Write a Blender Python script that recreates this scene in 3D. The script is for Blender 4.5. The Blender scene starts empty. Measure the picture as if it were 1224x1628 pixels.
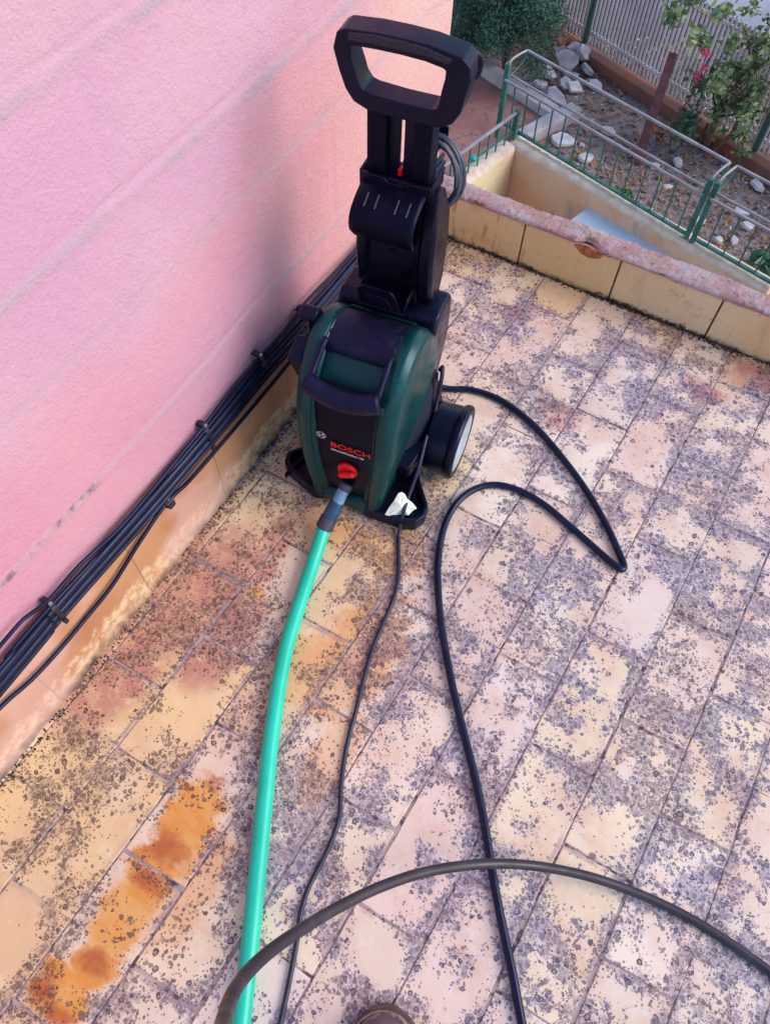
import bpy, bmesh, math, random
import numpy as np
from mathutils import Vector, Matrix, Quaternion
random.seed(7); rng = np.random.default_rng(7)
R = math.radians
sc = bpy.context.scene
COL = sc.collection

# ------------------------------------------------------------------ camera
RM = ((0.8692, -0.43428, 0.23643), (0.49403, 0.74269, -0.45204), (0.02072, 0.50972, 0.86009))
EYE = Vector((0, 0, 1.6))
FPX = 1238.0
cd = bpy.data.cameras.new('camera'); cam = bpy.data.objects.new('camera', cd); COL.objects.link(cam)
m = Matrix(RM).to_4x4(); m.translation = EYE; cam.matrix_world = m
cd.sensor_fit = 'VERTICAL'; cd.sensor_height = 36.0; cd.lens = FPX / 1628 * 36
cd.clip_start = 0.02; cd.clip_end = 500
sc.camera = cam

# ------------------------------------------------------------------ light
SUN_EL, SUN_AZ = 36.0, 20.0       # azimuth of the sun, degrees from +X towards +Y
w = bpy.data.worlds.new('World'); sc.world = w; w.use_nodes = True
nt = w.node_tree; nt.nodes.clear()
sky = nt.nodes.new('ShaderNodeTexSky'); sky.sky_type = 'NISHITA'; sky.sun_disc = False
sky.sun_elevation = R(SUN_EL); sky.sun_rotation = R(90 - SUN_AZ)
sky.air_density = 1.6; sky.dust_density = 0.6; sky.ozone_density = 3.0
bg = nt.nodes.new('ShaderNodeBackground'); bg.inputs[1].default_value = 0.12
wo = nt.nodes.new('ShaderNodeOutputWorld')
nt.links.new(sky.outputs[0], bg.inputs[0]); nt.links.new(bg.outputs[0], wo.inputs[0])
sd = bpy.data.lights.new('sun', 'SUN'); sd.energy = 1.5; sd.angle = R(38); sd.color = (1.0, 0.80, 0.68)
so = bpy.data.objects.new('sun', sd); COL.objects.link(so)
dv = Vector((math.cos(R(SUN_EL)) * math.cos(R(SUN_AZ)), math.cos(R(SUN_EL)) * math.sin(R(SUN_AZ)), math.sin(R(SUN_EL))))
so.rotation_euler = dv.to_track_quat('Z', 'Y').to_euler()
sc.view_settings.view_transform = 'Standard'; sc.view_settings.look = 'None'
sc.view_settings.exposure = 0.93; sc.view_settings.gamma = 1.0

# ------------------------------------------------------------------ helpers
def G(px, py, z=0.0):
    """survey point of the photograph standing on the level z"""
    d = Vector((px - 612, -(py - 814), -FPX)); d = Matrix(RM) @ d
    return EYE + d * ((z - EYE.z) / d.z)
def WX(px, py, x):
    d = Matrix(RM) @ Vector((px - 612, -(py - 814), -FPX))
    return EYE + d * (x / d.x)
def VP(px, py, base):
    """survey point standing above the ground point base"""
    d = Matrix(RM) @ Vector((px - 612, -(py - 814), -FPX))
    return EYE + d * (math.hypot(base[0], base[1]) / math.hypot(d.x, d.y))
def obj(name, me, mat=None, parent=None, smooth=True):
    o = bpy.data.objects.new(name, me); COL.objects.link(o)
    if mat is not None and not me.materials:
        for mm in (mat if isinstance(mat, (list, tuple)) else [mat]): me.materials.append(mm)
    if parent is not None: o.parent = parent
    if smooth:
        me.polygons.foreach_set('use_smooth', [True] * len(me.polygons))
    return o
def tag(o, label=None, cat=None, group=None, kind=None):
    if label: o['label'] = label
    if cat: o['category'] = cat
    if group: o['group'] = group
    if kind: o['kind'] = kind
    return o
def empty(name, loc=(0, 0, 0), rz=0.0):
    o = bpy.data.objects.new(name, None); COL.objects.link(o)
    o.location = loc; o.rotation_euler = (0, 0, rz); o.empty_display_size = 0.1
    return o
class MB:
    def __init__(s): s.v = []; s.f = []; s.mi = []
    def add(s, vs, fs, mi=0):
        b = len(s.v); s.v += [tuple(p) for p in vs]
        s.f += [tuple(i + b for i in f) for f in fs]; s.mi += [mi] * len(fs); return s
    def box(s, c, d, rz=0.0, mi=0, M=None):
        hx, hy, hz = d[0] / 2, d[1] / 2, d[2] / 2
        vs = [Vector((x * hx, y * hy, z * hz)) for z in (-1, 1) for y in (-1, 1) for x in (-1, 1)]
        Q = M if M is not None else Matrix.Rotation(rz, 3, 'Z')
        vs = [Q @ p + Vector(c) for p in vs]
        return s.add(vs, [(0, 2, 3, 1), (4, 5, 7, 6), (0, 1, 5, 4), (2, 6, 7, 3), (0, 4, 6, 2), (1, 3, 7, 5)], mi)
    def bar(s, a, b, w_, h_=None, mi=0):
        a = Vector(a); b = Vector(b); h_ = h_ or w_
        t = (b - a).normalized(); up = Vector((0, 0, 1))
        if abs(t.z) > 0.9: up = Vector((1, 0, 0))
        x = t.cross(up).normalized(); y = x.cross(t)
        M = Matrix((x, t, y)).transposed()
        return s.box((a + b) / 2, (w_, (b - a).length, h_), M=M, mi=mi)
    def tube(s, pts, r, n=10, cap=True, mi=0):
        pts = [Vector(p) for p in pts]; k = len(pts)
        rs = r if isinstance(r, (list, tuple)) else [r] * k
        t0 = (pts[1] - pts[0]).normalized()
        nrm = t0.orthogonal().normalized(); base = len(s.v); prev = t0
        for i, p in enumerate(pts):
            t = (pts[min(i + 1, k - 1)] - pts[max(i - 1, 0)]).normalized()
            q = prev.rotation_difference(t); nrm = (q @ nrm).normalized(); prev = t
            bi = t.cross(nrm)
            for j in range(n):
                a = 2 * math.pi * j / n
                s.v.append(tuple(p + (nrm * math.cos(a) + bi * math.sin(a)) * rs[i]))
        for i in range(k - 1):
            for j in range(n):
                a = base + i * n + j; b = base + i * n + (j + 1) % n
                s.f.append((a, b, b + n, a + n)); s.mi.append(mi)
        if cap:
            s.f.append(tuple(base + j for j in reversed(range(n)))); s.mi.append(mi)
            s.f.append(tuple(base + (k - 1) * n + j for j in range(n))); s.mi.append(mi)
        return s
    def lathe(s, prof, c=(0, 0, 0), axis=(0, 0, 1), n=24, mi=0):
        q = Vector((0, 0, 1)).rotation_difference(Vector(axis).normalized()); base = len(s.v); k = len(prof)
        for (r, h) in prof:
            for j in range(n):
                a = 2 * math.pi * j / n
                s.v.append(tuple(q @ Vector((r * math.cos(a), r * math.sin(a), h)) + Vector(c)))
        for i in range(k - 1):
            for j in range(n):
                a = base + i * n + j; b = base + i * n + (j + 1) % n
                s.f.append((a, b, b + n, a + n)); s.mi.append(mi)
        s.f.append(tuple(base + j for j in reversed(range(n)))); s.mi.append(mi)
        s.f.append(tuple(base + (k - 1) * n + j for j in range(n))); s.mi.append(mi)
        return s
    def prism(s, poly, lo, hi, axes='yz', mi=0, flip=False):
        """polygon in a plane, extruded along the third axis"""
        n = len(poly)
        def P(a, b, c):
            return {'yz': (c, a, b), 'xz': (a, c, b), 'xy': (a, b, c)}[axes]
        vs = [P(a, b, lo) for a, b in poly] + [P(a, b, hi) for a, b in poly]
        fs = [tuple(reversed(range(n))), tuple(range(n, 2 * n))] + [(i, (i + 1) % n, n + (i + 1) % n, n + i) for i in range(n)]
        return s.add(vs, fs, mi)
    def build(s, name, mat, parent=None, smooth=False, bevel=0.0, seg=2, recalc=True):
        me = bpy.data.meshes.new(name); me.from_pydata(s.v, [], s.f); me.update()
        for mm in (mat if isinstance(mat, (list, tuple)) else [mat]): me.materials.append(mm)
        me.polygons.foreach_set('material_index', s.mi)
        if recalc:
            bm = bmesh.new(); bm.from_mesh(me); bmesh.ops.recalc_face_normals(bm, faces=bm.faces); bm.to_mesh(me); bm.free()
        o = obj(name, me, None, parent, smooth=False)
        if smooth or bevel: me.polygons.foreach_set('use_smooth', [True] * len(me.polygons))
        if bevel:
            b = o.modifiers.new('bevel', 'BEVEL'); b.width = bevel; b.segments = seg; b.limit_method = 'ANGLE'; b.angle_limit = R(25)
            o.modifiers.new('wn', 'WEIGHTED_NORMAL')
        return o
def spline(pts, step=0.012):
    pts = [Vector(p) for p in pts]; out = []
    for i in range(len(pts) - 1):
        p0 = pts[max(i - 1, 0)]; p1 = pts[i]; p2 = pts[i + 1]; p3 = pts[min(i + 2, len(pts) - 1)]
        n = max(2, int((p2 - p1).length / step))
        for j in range(n):
            t = j / n
            out.append(0.5 * ((2 * p1) + (p2 - p0) * t + (2 * p0 - 5 * p1 + 4 * p2 - p3) * t * t + (3 * p1 - p0 - 3 * p2 + p3) * t ** 3))
    out.append(pts[-1]); return out

# ------------------------------------------------------------------ node helper
class NT:
    def __init__(s, name):
        s.mat = bpy.data.materials.new(name); s.mat.use_nodes = True
        s.t = s.mat.node_tree; s.t.nodes.clear()
        s.b = s.t.nodes.new('ShaderNodeBsdfPrincipled'); o = s.t.nodes.new('ShaderNodeOutputMaterial')
        s.t.links.new(s.b.outputs[0], o.inputs[0]); s._c = None
    def new(s, ty): return s.t.nodes.new(ty)
    def put(s, sock, v):
        if isinstance(v, bpy.types.NodeSocket): s.t.links.new(v, sock)
        elif isinstance(v, (tuple, list)) and len(v) == 3 and sock.type == 'RGBA': sock.default_value = (*v, 1)
        else: sock.default_value = v
    @property
    def co(s):
        if s._c is None: s._c = s.new('ShaderNodeTexCoord').outputs['Object']
        return s._c
    def m(s, op, a, b=0.0, c=None):
        n = s.new('ShaderNodeMath'); n.operation = op; s.put(n.inputs[0], a); s.put(n.inputs[1], b)
        if c is not None: s.put(n.inputs[2], c)
        return n.outputs[0]
    def vm(s, op, a, b=(0, 0, 0)):
        n = s.new('ShaderNodeVectorMath'); n.operation = op; s.put(n.inputs[0], a); s.put(n.inputs[1], b)
        return n.outputs['Value'] if op in ('LENGTH', 'DOT_PRODUCT') else n.outputs[0]
    def noise(s, scale, detail=3, rough=0.55, co=None, dist=0.0, color=False):
        n = s.new('ShaderNodeTexNoise'); s.put(n.inputs['Vector'], co if co is not None else s.co)
        n.inputs['Scale'].default_value = scale; n.inputs['Detail'].default_value = detail
        n.inputs['Roughness'].default_value = rough; n.inputs['Distortion'].default_value = dist
        return n.outputs['Color' if color else 'Fac']
    def vor(s, scale, co=None, rand=1.0, feature='F1'):
        n = s.new('ShaderNodeTexVoronoi'); n.feature = feature; s.put(n.inputs['Vector'], co if co is not None else s.co)
        n.inputs['Scale'].default_value = scale; n.inputs['Randomness'].default_value = rand
        return n
    def ramp(s, v, a, b, lo=0.0, hi=1.0, smooth=True):
        n = s.new('ShaderNodeMapRange'); n.interpolation_type = 'SMOOTHSTEP' if smooth else 'LINEAR'
        s.put(n.inputs[0], v); s.put(n.inputs[1], a); s.put(n.inputs[2], b); s.put(n.inputs[3], lo); s.put(n.inputs[4], hi)
        return n.outputs[0]
    def mix(s, f, a, b, mode='MIX'):
        n = s.new('ShaderNodeMix'); n.data_type = 'RGBA'; n.blend_type = mode
        s.put(n.inputs[0], f); s.put(n.inputs[6], a); s.put(n.inputs[7], b); return n.outputs[2]
    def warp(s, amt, scale, detail=2, co=None):
        c = co if co is not None else s.co
        d = s.vm('SUBTRACT', s.noise(scale, detail, co=c, color=True), (0.5, 0.5, 0.5))
        n = s.new('ShaderNodeVectorMath'); n.operation = 'SCALE'; s.put(n.inputs[0], d); n.inputs['Scale'].default_value = amt
        return s.vm('ADD', c, n.outputs[0])
    def sep(s, v):
        n = s.new('ShaderNodeSeparateXYZ'); s.put(n.inputs[0], v); return n.outputs
    def blob(s, co, c, r, inner=0.3):
        d = s.vm('SUBTRACT', co, c); d = s.vm('MULTIPLY', d, tuple(1.0 / q for q in r))
        return s.ramp(s.vm('LENGTH', d), 1.0, inner)
    def org(s, co, c, r, nz, amt=0.9, lo=0.32, hi=0.48):
        v = s.m('ADD', s.blob(co, c, r, 0.0), s.m('MULTIPLY', s.m('SUBTRACT', nz, 0.5), amt))
        return s.ramp(v, lo, hi)
    def bump(s, h, strength=0.3, dist=0.002, prev=None):
        n = s.new('ShaderNodeBump'); s.put(n.inputs['Height'], h); n.inputs['Strength'].default_value = strength
        n.inputs['Distance'].default_value = dist
        if prev is not None: s.t.links.new(prev, n.inputs['Normal'])
        return n.outputs[0]
    def fin(s, color=None, rough=0.6, normal=None, metal=0.0, spec=0.5, tint=None):
        if color is not None: s.put(s.b.inputs['Base Color'], color)
        s.put(s.b.inputs['Roughness'], rough); s.put(s.b.inputs['Metallic'], metal)
        s.put(s.b.inputs['Specular IOR Level'], spec)
        if tint: s.b.inputs['Specular Tint'].default_value = (*tint, 1)
        if normal is not None: s.t.links.new(normal, s.b.inputs['Normal'])
        return s.mat
def plain(name, c, rough=0.5, metal=0.0, var=0.25, scale=40, bump=0.1, bscale=300, spec=0.5, dust=0.0, tint=None):
    n = NT(name); f = n.noise(scale, 4)
    dark = tuple(q * (1 - var) for q in c); lite = tuple(min(1, q * (1 + var) + 0.002) for q in c)
    col = n.mix(n.ramp(f, 0.3, 0.7), dark, lite)
    if dust:
        dd = n.m('MULTIPLY', n.ramp(n.noise(26, 6, 0.7), 0.55, 0.8), dust)
        sp = n.vor(260); sm = n.m('MULTIPLY', n.ramp(sp.outputs['Distance'], 0.22, 0.12), n.ramp(n.sep(sp.outputs['Color'])[0], 0.86, 0.9))
        dd = n.m('MAXIMUM', n.m('MULTIPLY', dd, 0.35), n.m('MULTIPLY', sm, dust * 1.6)); col = n.mix(dd, col, (0.34, 0.33, 0.40))
    return n.fin(col, n.ramp(n.noise(30, 4), 0.3, 0.7, max(0.05, rough - 0.08), min(1, rough + 0.12)), n.bump(n.noise(bscale, 2), bump, 0.001), metal, spec, tint)

# ================================================================== TERRACE FLOOR
ROW_W, ROW_X0, TL, SHEAR, Y0 = 0.1403, -0.4982, 0.2832, 0.038, -0.052
PAR_Y, SK_X = 1.778, -0.798
def floor_mat():
    n = NT('lichen_tile'); co = n.co
    att = n.new('ShaderNodeVertexColor'); att.layer_name = 'tile'
    uv = n.new('ShaderNodeUVMap').outputs[0]; U = n.sep(uv)
    ed = n.m('MINIMUM', n.m('MINIMUM', U[0], n.m('SUBTRACT', 0.135, U[0])), n.m('MINIMUM', U[1], n.m('SUBTRACT', 0.277, U[1])))
    X = n.sep(co)
    wc = n.warp(0.05, 9, 4); wf = n.warp(0.012, 60, 3)
    col = att.outputs[0]
    col = n.mix(n.ramp(n.noise(7, 6, 0.65), 0.4, 0.68, 0, 0.55), col, (0.62, 0.36, 0.26))
    col = n.mix(n.ramp(n.noise(4, 5, 0.6, co=n.warp(0.2, 3)), 0.5, 0.75, 0, 0.5), col, (0.74, 0.64, 0.60))
    # warm yellow glaze wears off away from the wall
    near = n.ramp(n.m('ADD', X[0], n.m('MULTIPLY', n.noise(2.2, 4), 0.5)), -0.42, 0.06, 1, 0)
    far = n.ramp(n.m('ADD', X[1], n.m('MULTIPLY', n.noise(4.6, 5), 0.3)), 1.78, 1.92, 0, 1)
    near = n.m('MULTIPLY', near, n.ramp(X[1], 1.35, 0.95, 0.1, 1.0)); warm = n.m('MAXIMUM', near, far)
    col = n.mix(n.m('MULTIPLY', warm, n.ramp(n.noise(8, 5, 0.6, co=n.vm('ADD', co, (2, 2, 0))), 0.3, 0.7, 0.08, 0.48)), col, (0.72, 0.50, 0.22))
    # brownish red bare clay
    wb = n.warp(0.09, 11, 5); red = None
    for c, r in (((-0.75, 0.26, 0), (0.13, 0.25, 1)), ((-0.70, 0.46, 0), (0.13, 0.22, 1)), ((-0.59, 0.38, 0), (0.09, 0.16, 1)), ((-0.62, 0.62, 0), (0.06, 0.12, 1)),
                 ((-0.2, 1.32, 0), (0.09, 0.06, 1)), ((0.22, 1.72, 0), (0.10, 0.07, 1)), ((-0.44, 1.60, 0), (0.06, 0.05, 1)), ((0.1, 1.6, 0), (0.08, 0.05, 1))):
        q = n.blob(wb, c, r, 0.55); red = q if red is None else n.m('MAXIMUM', red, q)
    col = n.mix(n.m('MULTIPLY', red, n.ramp(n.noise(24, 6, 0.75), 0.3, 0.6, 0.4, 0.95)), col, (0.50, 0.22, 0.17))
    # lichen ---------------------------------------------------------
    D = n.ramp(n.noise(4.2, 6, 0.66, co=n.warp(0.12, 5)), 0.40, 0.64)
    D2 = n.ramp(n.noise(15, 5, 0.65), 0.30, 0.62)
    joint = n.m('MULTIPLY', n.ramp(ed, 0.030, 0.0), n.ramp(n.noise(7, 4, co=n.vm('ADD', co, (3, 1, 0))), 0.36, 0.6))
    dens = n.m('ADD', n.m('MULTIPLY', n.m('MULTIPLY', n.m('ADD', D, 0.16), n.m('ADD', D2, 0.05)), 1.15), n.m('MULTIPLY', joint, 0.45))
    dens = n.m('ADD', n.m('MULTIPLY', n.ramp(dens, 0.14, 0.72), 0.72), n.m('MULTIPLY', dens, 0.22))
    openr = n.ramp(n.m('ADD', X[0], n.m('MULTIPLY', n.noise(1.6, 2), 0.4)), -0.35, 0.0, 0.84, 1.0)
    dens = n.m('MULTIPLY', dens, openr)
    bare = None
    for c, r in (((-0.02, 0.29, 0), (0.075, 0.075, 1)), ((-0.02, 0.06, 0), (0.08, 0.07, 1)), ((-0.10, -0.06, 0), (0.12, 0.06, 1)), ((-0.53, -0.02, 0), (0.075, 0.15, 1)),
                 ((-0.60, -0.25, 0), (0.07, 0.12, 1)), ((-0.43, 0.06, 0), (0.055, 0.16, 1)), ((0.36, 0.86, 0), (0.08, 0.1, 1)), ((-0.5, 0.62, 0), (0.08, 0.12, 1)),
                 ((0.2, 0.93, 0), (0.05, 0.09, 1)), ((-0.43, -0.2, 0), (0.05, 0.12, 1)), ((-0.1, 1.05, 0), (0.06, 0.1, 1)), ((-0.52, 0.24, 0), (0.05, 0.09, 1)), ((-0.28, 0.93, 0), (0.06, 0.1, 1))):
        q = n.blob(wb, c, r, 0.5); bare = q if bare is None else n.m('MAXIMUM', bare, q)
    for c, r in (((-0.22, 0.50, 0), (0.14, 0.20, 1)), ((-0.20, 0.24, 0), (0.10, 0.18, 1)), ((-0.36, 0.74, 0), (0.12, 0.10, 1)), ((-0.02, 0.72, 0), (0.12, 0.10, 1)), ((-0.33, -0.12, 0), (0.05, 0.16, 1)), ((0.12, 0.5, 0), (0.08, 0.1, 1)), ((-0.70, 0.04, 0), (0.07, 0.10, 1)), ((0.24, 1.05, 0), (0.1, 0.14, 1))):
        dens = n.m('ADD', dens, n.m('MULTIPLY', n.blob(wb, c, r, 0.3), 0.26))
    dens = n.m('SUBTRACT', n.m('MULTIPLY', dens, 0.95), n.m('MULTIPLY', bare, 0.5))
    def spots(scale, r0, r1, gate, co_=None, ring=True, off=(0, 0, 0)):
        v = n.vor(scale, co=n.vm('ADD', co_ if co_ is not None else wf, off)); d = v.outputs['Distance']; rnd = n.sep(v.outputs['Color'])
        rad = n.ramp(rnd[1], 0, 1, r0, r1, False)
        body = n.ramp(d, rad, n.m('MULTIPLY', rad, 0.82))
        on = n.ramp(rnd[0], gate, n.m('SUBTRACT', gate, 0.06), 0, 1)
        mk = n.m('MULTIPLY', body, on)
        core = n.m('MULTIPLY', n.ramp(d, n.m('MULTIPLY', rad, 0.72), n.m('MULTIPLY', rad, 0.40)), n.ramp(rnd[2], 0.35, 0.55))
        mk = n.m('SUBTRACT', mk, n.m('MULTIPLY', n.m('MULTIPLY', mk, core), 0.4 if ring else 0.0))
        return n.m('MULTIPLY', mk, n.ramp(rnd[2], 0, 1, 0.75, 1.0)), rnd
    s1, r1_ = spots(58, 0.12, 0.44, n.m('ADD', n.m('MULTIPLY', dens, 0.85), 0.02))
    s4, r4_ = spots(78, 0.16, 0.5, n.m('ADD', n.m('MULTIPLY', dens, 1.1), 0.0), off=(7.7, 1.1, 0))
    s1 = n.m('MAXIMUM', s1, s4)
    s2, r2_ = spots(105, 0.18, 0.5, n.m('ADD', n.m('MULTIPLY', dens, 1.45), 0.02), off=(1.3, 2.7, 0))
    # crust: multi-octave growth that closes up where the density is high
    cr = n.noise(78, 8, 0.78, co=wf); thr = n.ramp(dens, 0.0, 0.9, 0.68, 0.475, False)
    crust = n.m('MULTIPLY', n.ramp(n.m('SUBTRACT', cr, thr), 0.0, 0.022), 0.5)
    s3, r3_ = spots(210, 0.2, 0.55, n.m('ADD', n.m('MULTIPLY', dens, 1.6), 0.03), co_=co, ring=False, off=(4.1, 3.3, 0))
    cr2 = n.noise(150, 6, 0.75, co=n.vm('ADD', co, (2, 6, 1))); crust2 = n.ramp(n.m('SUBTRACT', cr2, n.m('ADD', thr, 0.02)), 0.0, 0.05)
    lic = n.m('MAXIMUM', n.m('MAXIMUM', s1, n.m('MULTIPLY', s2, 0.9)), n.m('MAXIMUM', n.m('MULTIPLY', crust, n.ramp(n.noise(75, 4), 0.3, 0.6, 0.6, 1.0)), n.m('MAXIMUM', n.m('MULTIPLY', crust2, 0.45), n.m('MULTIPLY', s3, 0.85))))
    film = n.m('MULTIPLY', n.ramp(n.m('ADD', dens, n.m('MULTIPLY', n.m('SUBTRACT', n.noise(30, 5, .7), .5), .5)), 0.25, 0.9), 0.27)
    blue = n.ramp(n.noise(6.5, 4, co=n.vm('ADD', co, (11, 4, 0))), 0.36, 0.58, 0.25, 1.0)
    blue = n.m('MULTIPLY', blue, n.ramp(X[0], -0.42, 0.0, 0.15, 1))
    for c, r in (((-0.40, 1.55, 0), (0.22, 0.2, 1)), ((-0.60, 1.66, 0), (0.1, 0.12, 1)), ((-0.1, 1.5, 0), (0.3, 0.14, 1)), ((-0.2, 0.05, 0), (0.1, 0.12, 1))):
        blue = n.m('MAXIMUM', blue, n.m('MULTIPLY', n.blob(wc, c, r, 0.4), 0.95))
    lc = n.mix(blue, (0.034, 0.018, 0.030), (0.022, 0.026, 0.10))
    lc = n.mix(n.ramp(n.noise(60, 5, 0.7), 0.46, 0.68, 0, 0.45), lc, n.mix(blue, (0.27, 0.17, 0.24), (0.20, 0.21, 0.42)))
    lc = n.mix(n.m('MULTIPLY', warm, 0.75), lc, n.mix(n.ramp(n.noise(44, 4), 0.4, 0.62), (0.030, 0.017, 0.018), (0.13, 0.07, 0.06)))
    fc = n.mix(warm, n.mix(blue, (0.47, 0.34, 0.42), (0.40, 0.39, 0.60)), (0.48, 0.31, 0.22))
    col = n.mix(film, col, fc)
    # pale washed crust beside the dark growth
    col = n.mix(n.m('MULTIPLY', n.ramp(n.noise(19, 6, 0.7, co=n.vm('ADD', co, (9, 9, 2))), 0.56, 0.64), 0.5), col, n.mix(warm, (0.80, 0.70, 0.68), (0.80, 0.66, 0.44)))
    # rust run-off
    wr = n.warp(0.02, 14, 5); rust = None
    mp = n.new('ShaderNodeMapping'); n.put(mp.inputs[0], wr); mp.inputs['Scale'].default_value = (0.5, 1.15, 1); mp.inputs['Rotation'].default_value = (0, 0, 0.1)
    bz = n.noise(21, 6, 0.62, co=mp.outputs[0]); bz2 = n.noise(34, 7, 0.7, co=wr)
    for c, r, k in (((-0.425, 0.045, 0), (0.085, 0.155, 1), 1), ((-0.43, -0.14, 0), (0.08, 0.15, 1), .95), ((-0.45, -0.29, 0), (0.09, 0.07, 1), 1), ((-0.425, -0.225, 0), (0.07, 0.06, 1), 1), ((-0.43, -0.06, 0), (0.08, 0.09, 1), 1), ((-0.40, 0.0, 0), (0.06, 0.10, 1), .8),
                    ((-0.31, 0.50, 0), (0.13, 0.26, 1), .6), ((-0.40, 0.42, 0), (0.10, 0.13, 1), .5), ((-0.36, 0.76, 0), (0.12, 0.11, 1), .5), ((-0.25, 0.3, 0), (0.07, 0.19, 1), .45), ((-0.50, 0.74, 0), (0.13, 0.07, 1), .5),
                    ((-0.36, -0.05, 0), (0.09, 0.20, 1), .45), ((-0.584, 0.517, 0), (0.022, 0.022, 1), .8)):
        q = n.m('MULTIPLY', n.org(wr, c, r, n.m('MULTIPLY', n.m('ADD', bz, bz2), 0.5), 1.7, 0.12, 0.5), k); rust = q if rust is None else n.m('MAXIMUM', rust, q)
    deep = None
    for c, r in (((-0.437, -0.012, 0), (0.10, 0.055, 1)), ((-0.43, -0.07, 0), (0.08, 0.035, 1)), ((-0.41, 0.135, 0), (0.08, 0.035, 1)), ((-0.425, -0.225, 0), (0.07, 0.045, 1)), ((-0.478, -0.295, 0), (0.05, 0.045, 1)), ((-0.42, -0.315, 0), (0.07, 0.035, 1)), ((-0.30, 0.5, 0), (0.07, 0.14, 1))):
        q = n.org(wr, c, r, bz2, 1.8, 0.15, 1.0); deep = q if deep is None else n.m('MAXIMUM', deep, q)
    rcol = n.mix(deep, n.mix(n.ramp(bz, 0.4, 0.6), (0.74, 0.36, 0.085), (0.70, 0.27, 0.028)), (0.44, 0.09, 0.003))
    col = n.mix(n.m('MULTIPLY', rust, 0.92), col, rcol)
    col = n.mix(n.m('MULTIPLY', lic, 0.96), col, lc)
    # dirt in the arris
    col = n.mix(n.m('MULTIPLY', n.ramp(ed, 0.007, 0.001), n.ramp(n.noise(13, 4), 0.42, 0.66, 0.0, 0.55)), col, (0.24, 0.17, 0.21))
    h = n.m('ADD', n.m('MULTIPLY', lic, 0.6), n.m('MULTIPLY', n.noise(120, 4), 0.5))
    nb = n.bump(h, 0.45, 0.0015); nb = n.bump(n.noise(14, 3), 0.25, 0.004, nb)
    rg = n.m('ADD', n.ramp(n.noise(18, 3), 0.3, 0.7, 0.42, 0.62), n.m('MULTIPLY', lic, 0.3))
    return n.fin(col, rg, nb, 0, 0.42)
def grout_mat():
    n = NT('grout'); c = n.mix(n.ramp(n.noise(9, 4), 0.35, 0.65), (0.50, 0.38, 0.34), (0.28, 0.21, 0.24))
    c = n.mix(n.ramp(n.noise(45, 5, 0.7), 0.48, 0.62), c, (0.07, 0.05, 0.07))
    return n.fin(c, 0.9, n.bump(n.noise(200, 4), 0.6, 0.002))
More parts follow.
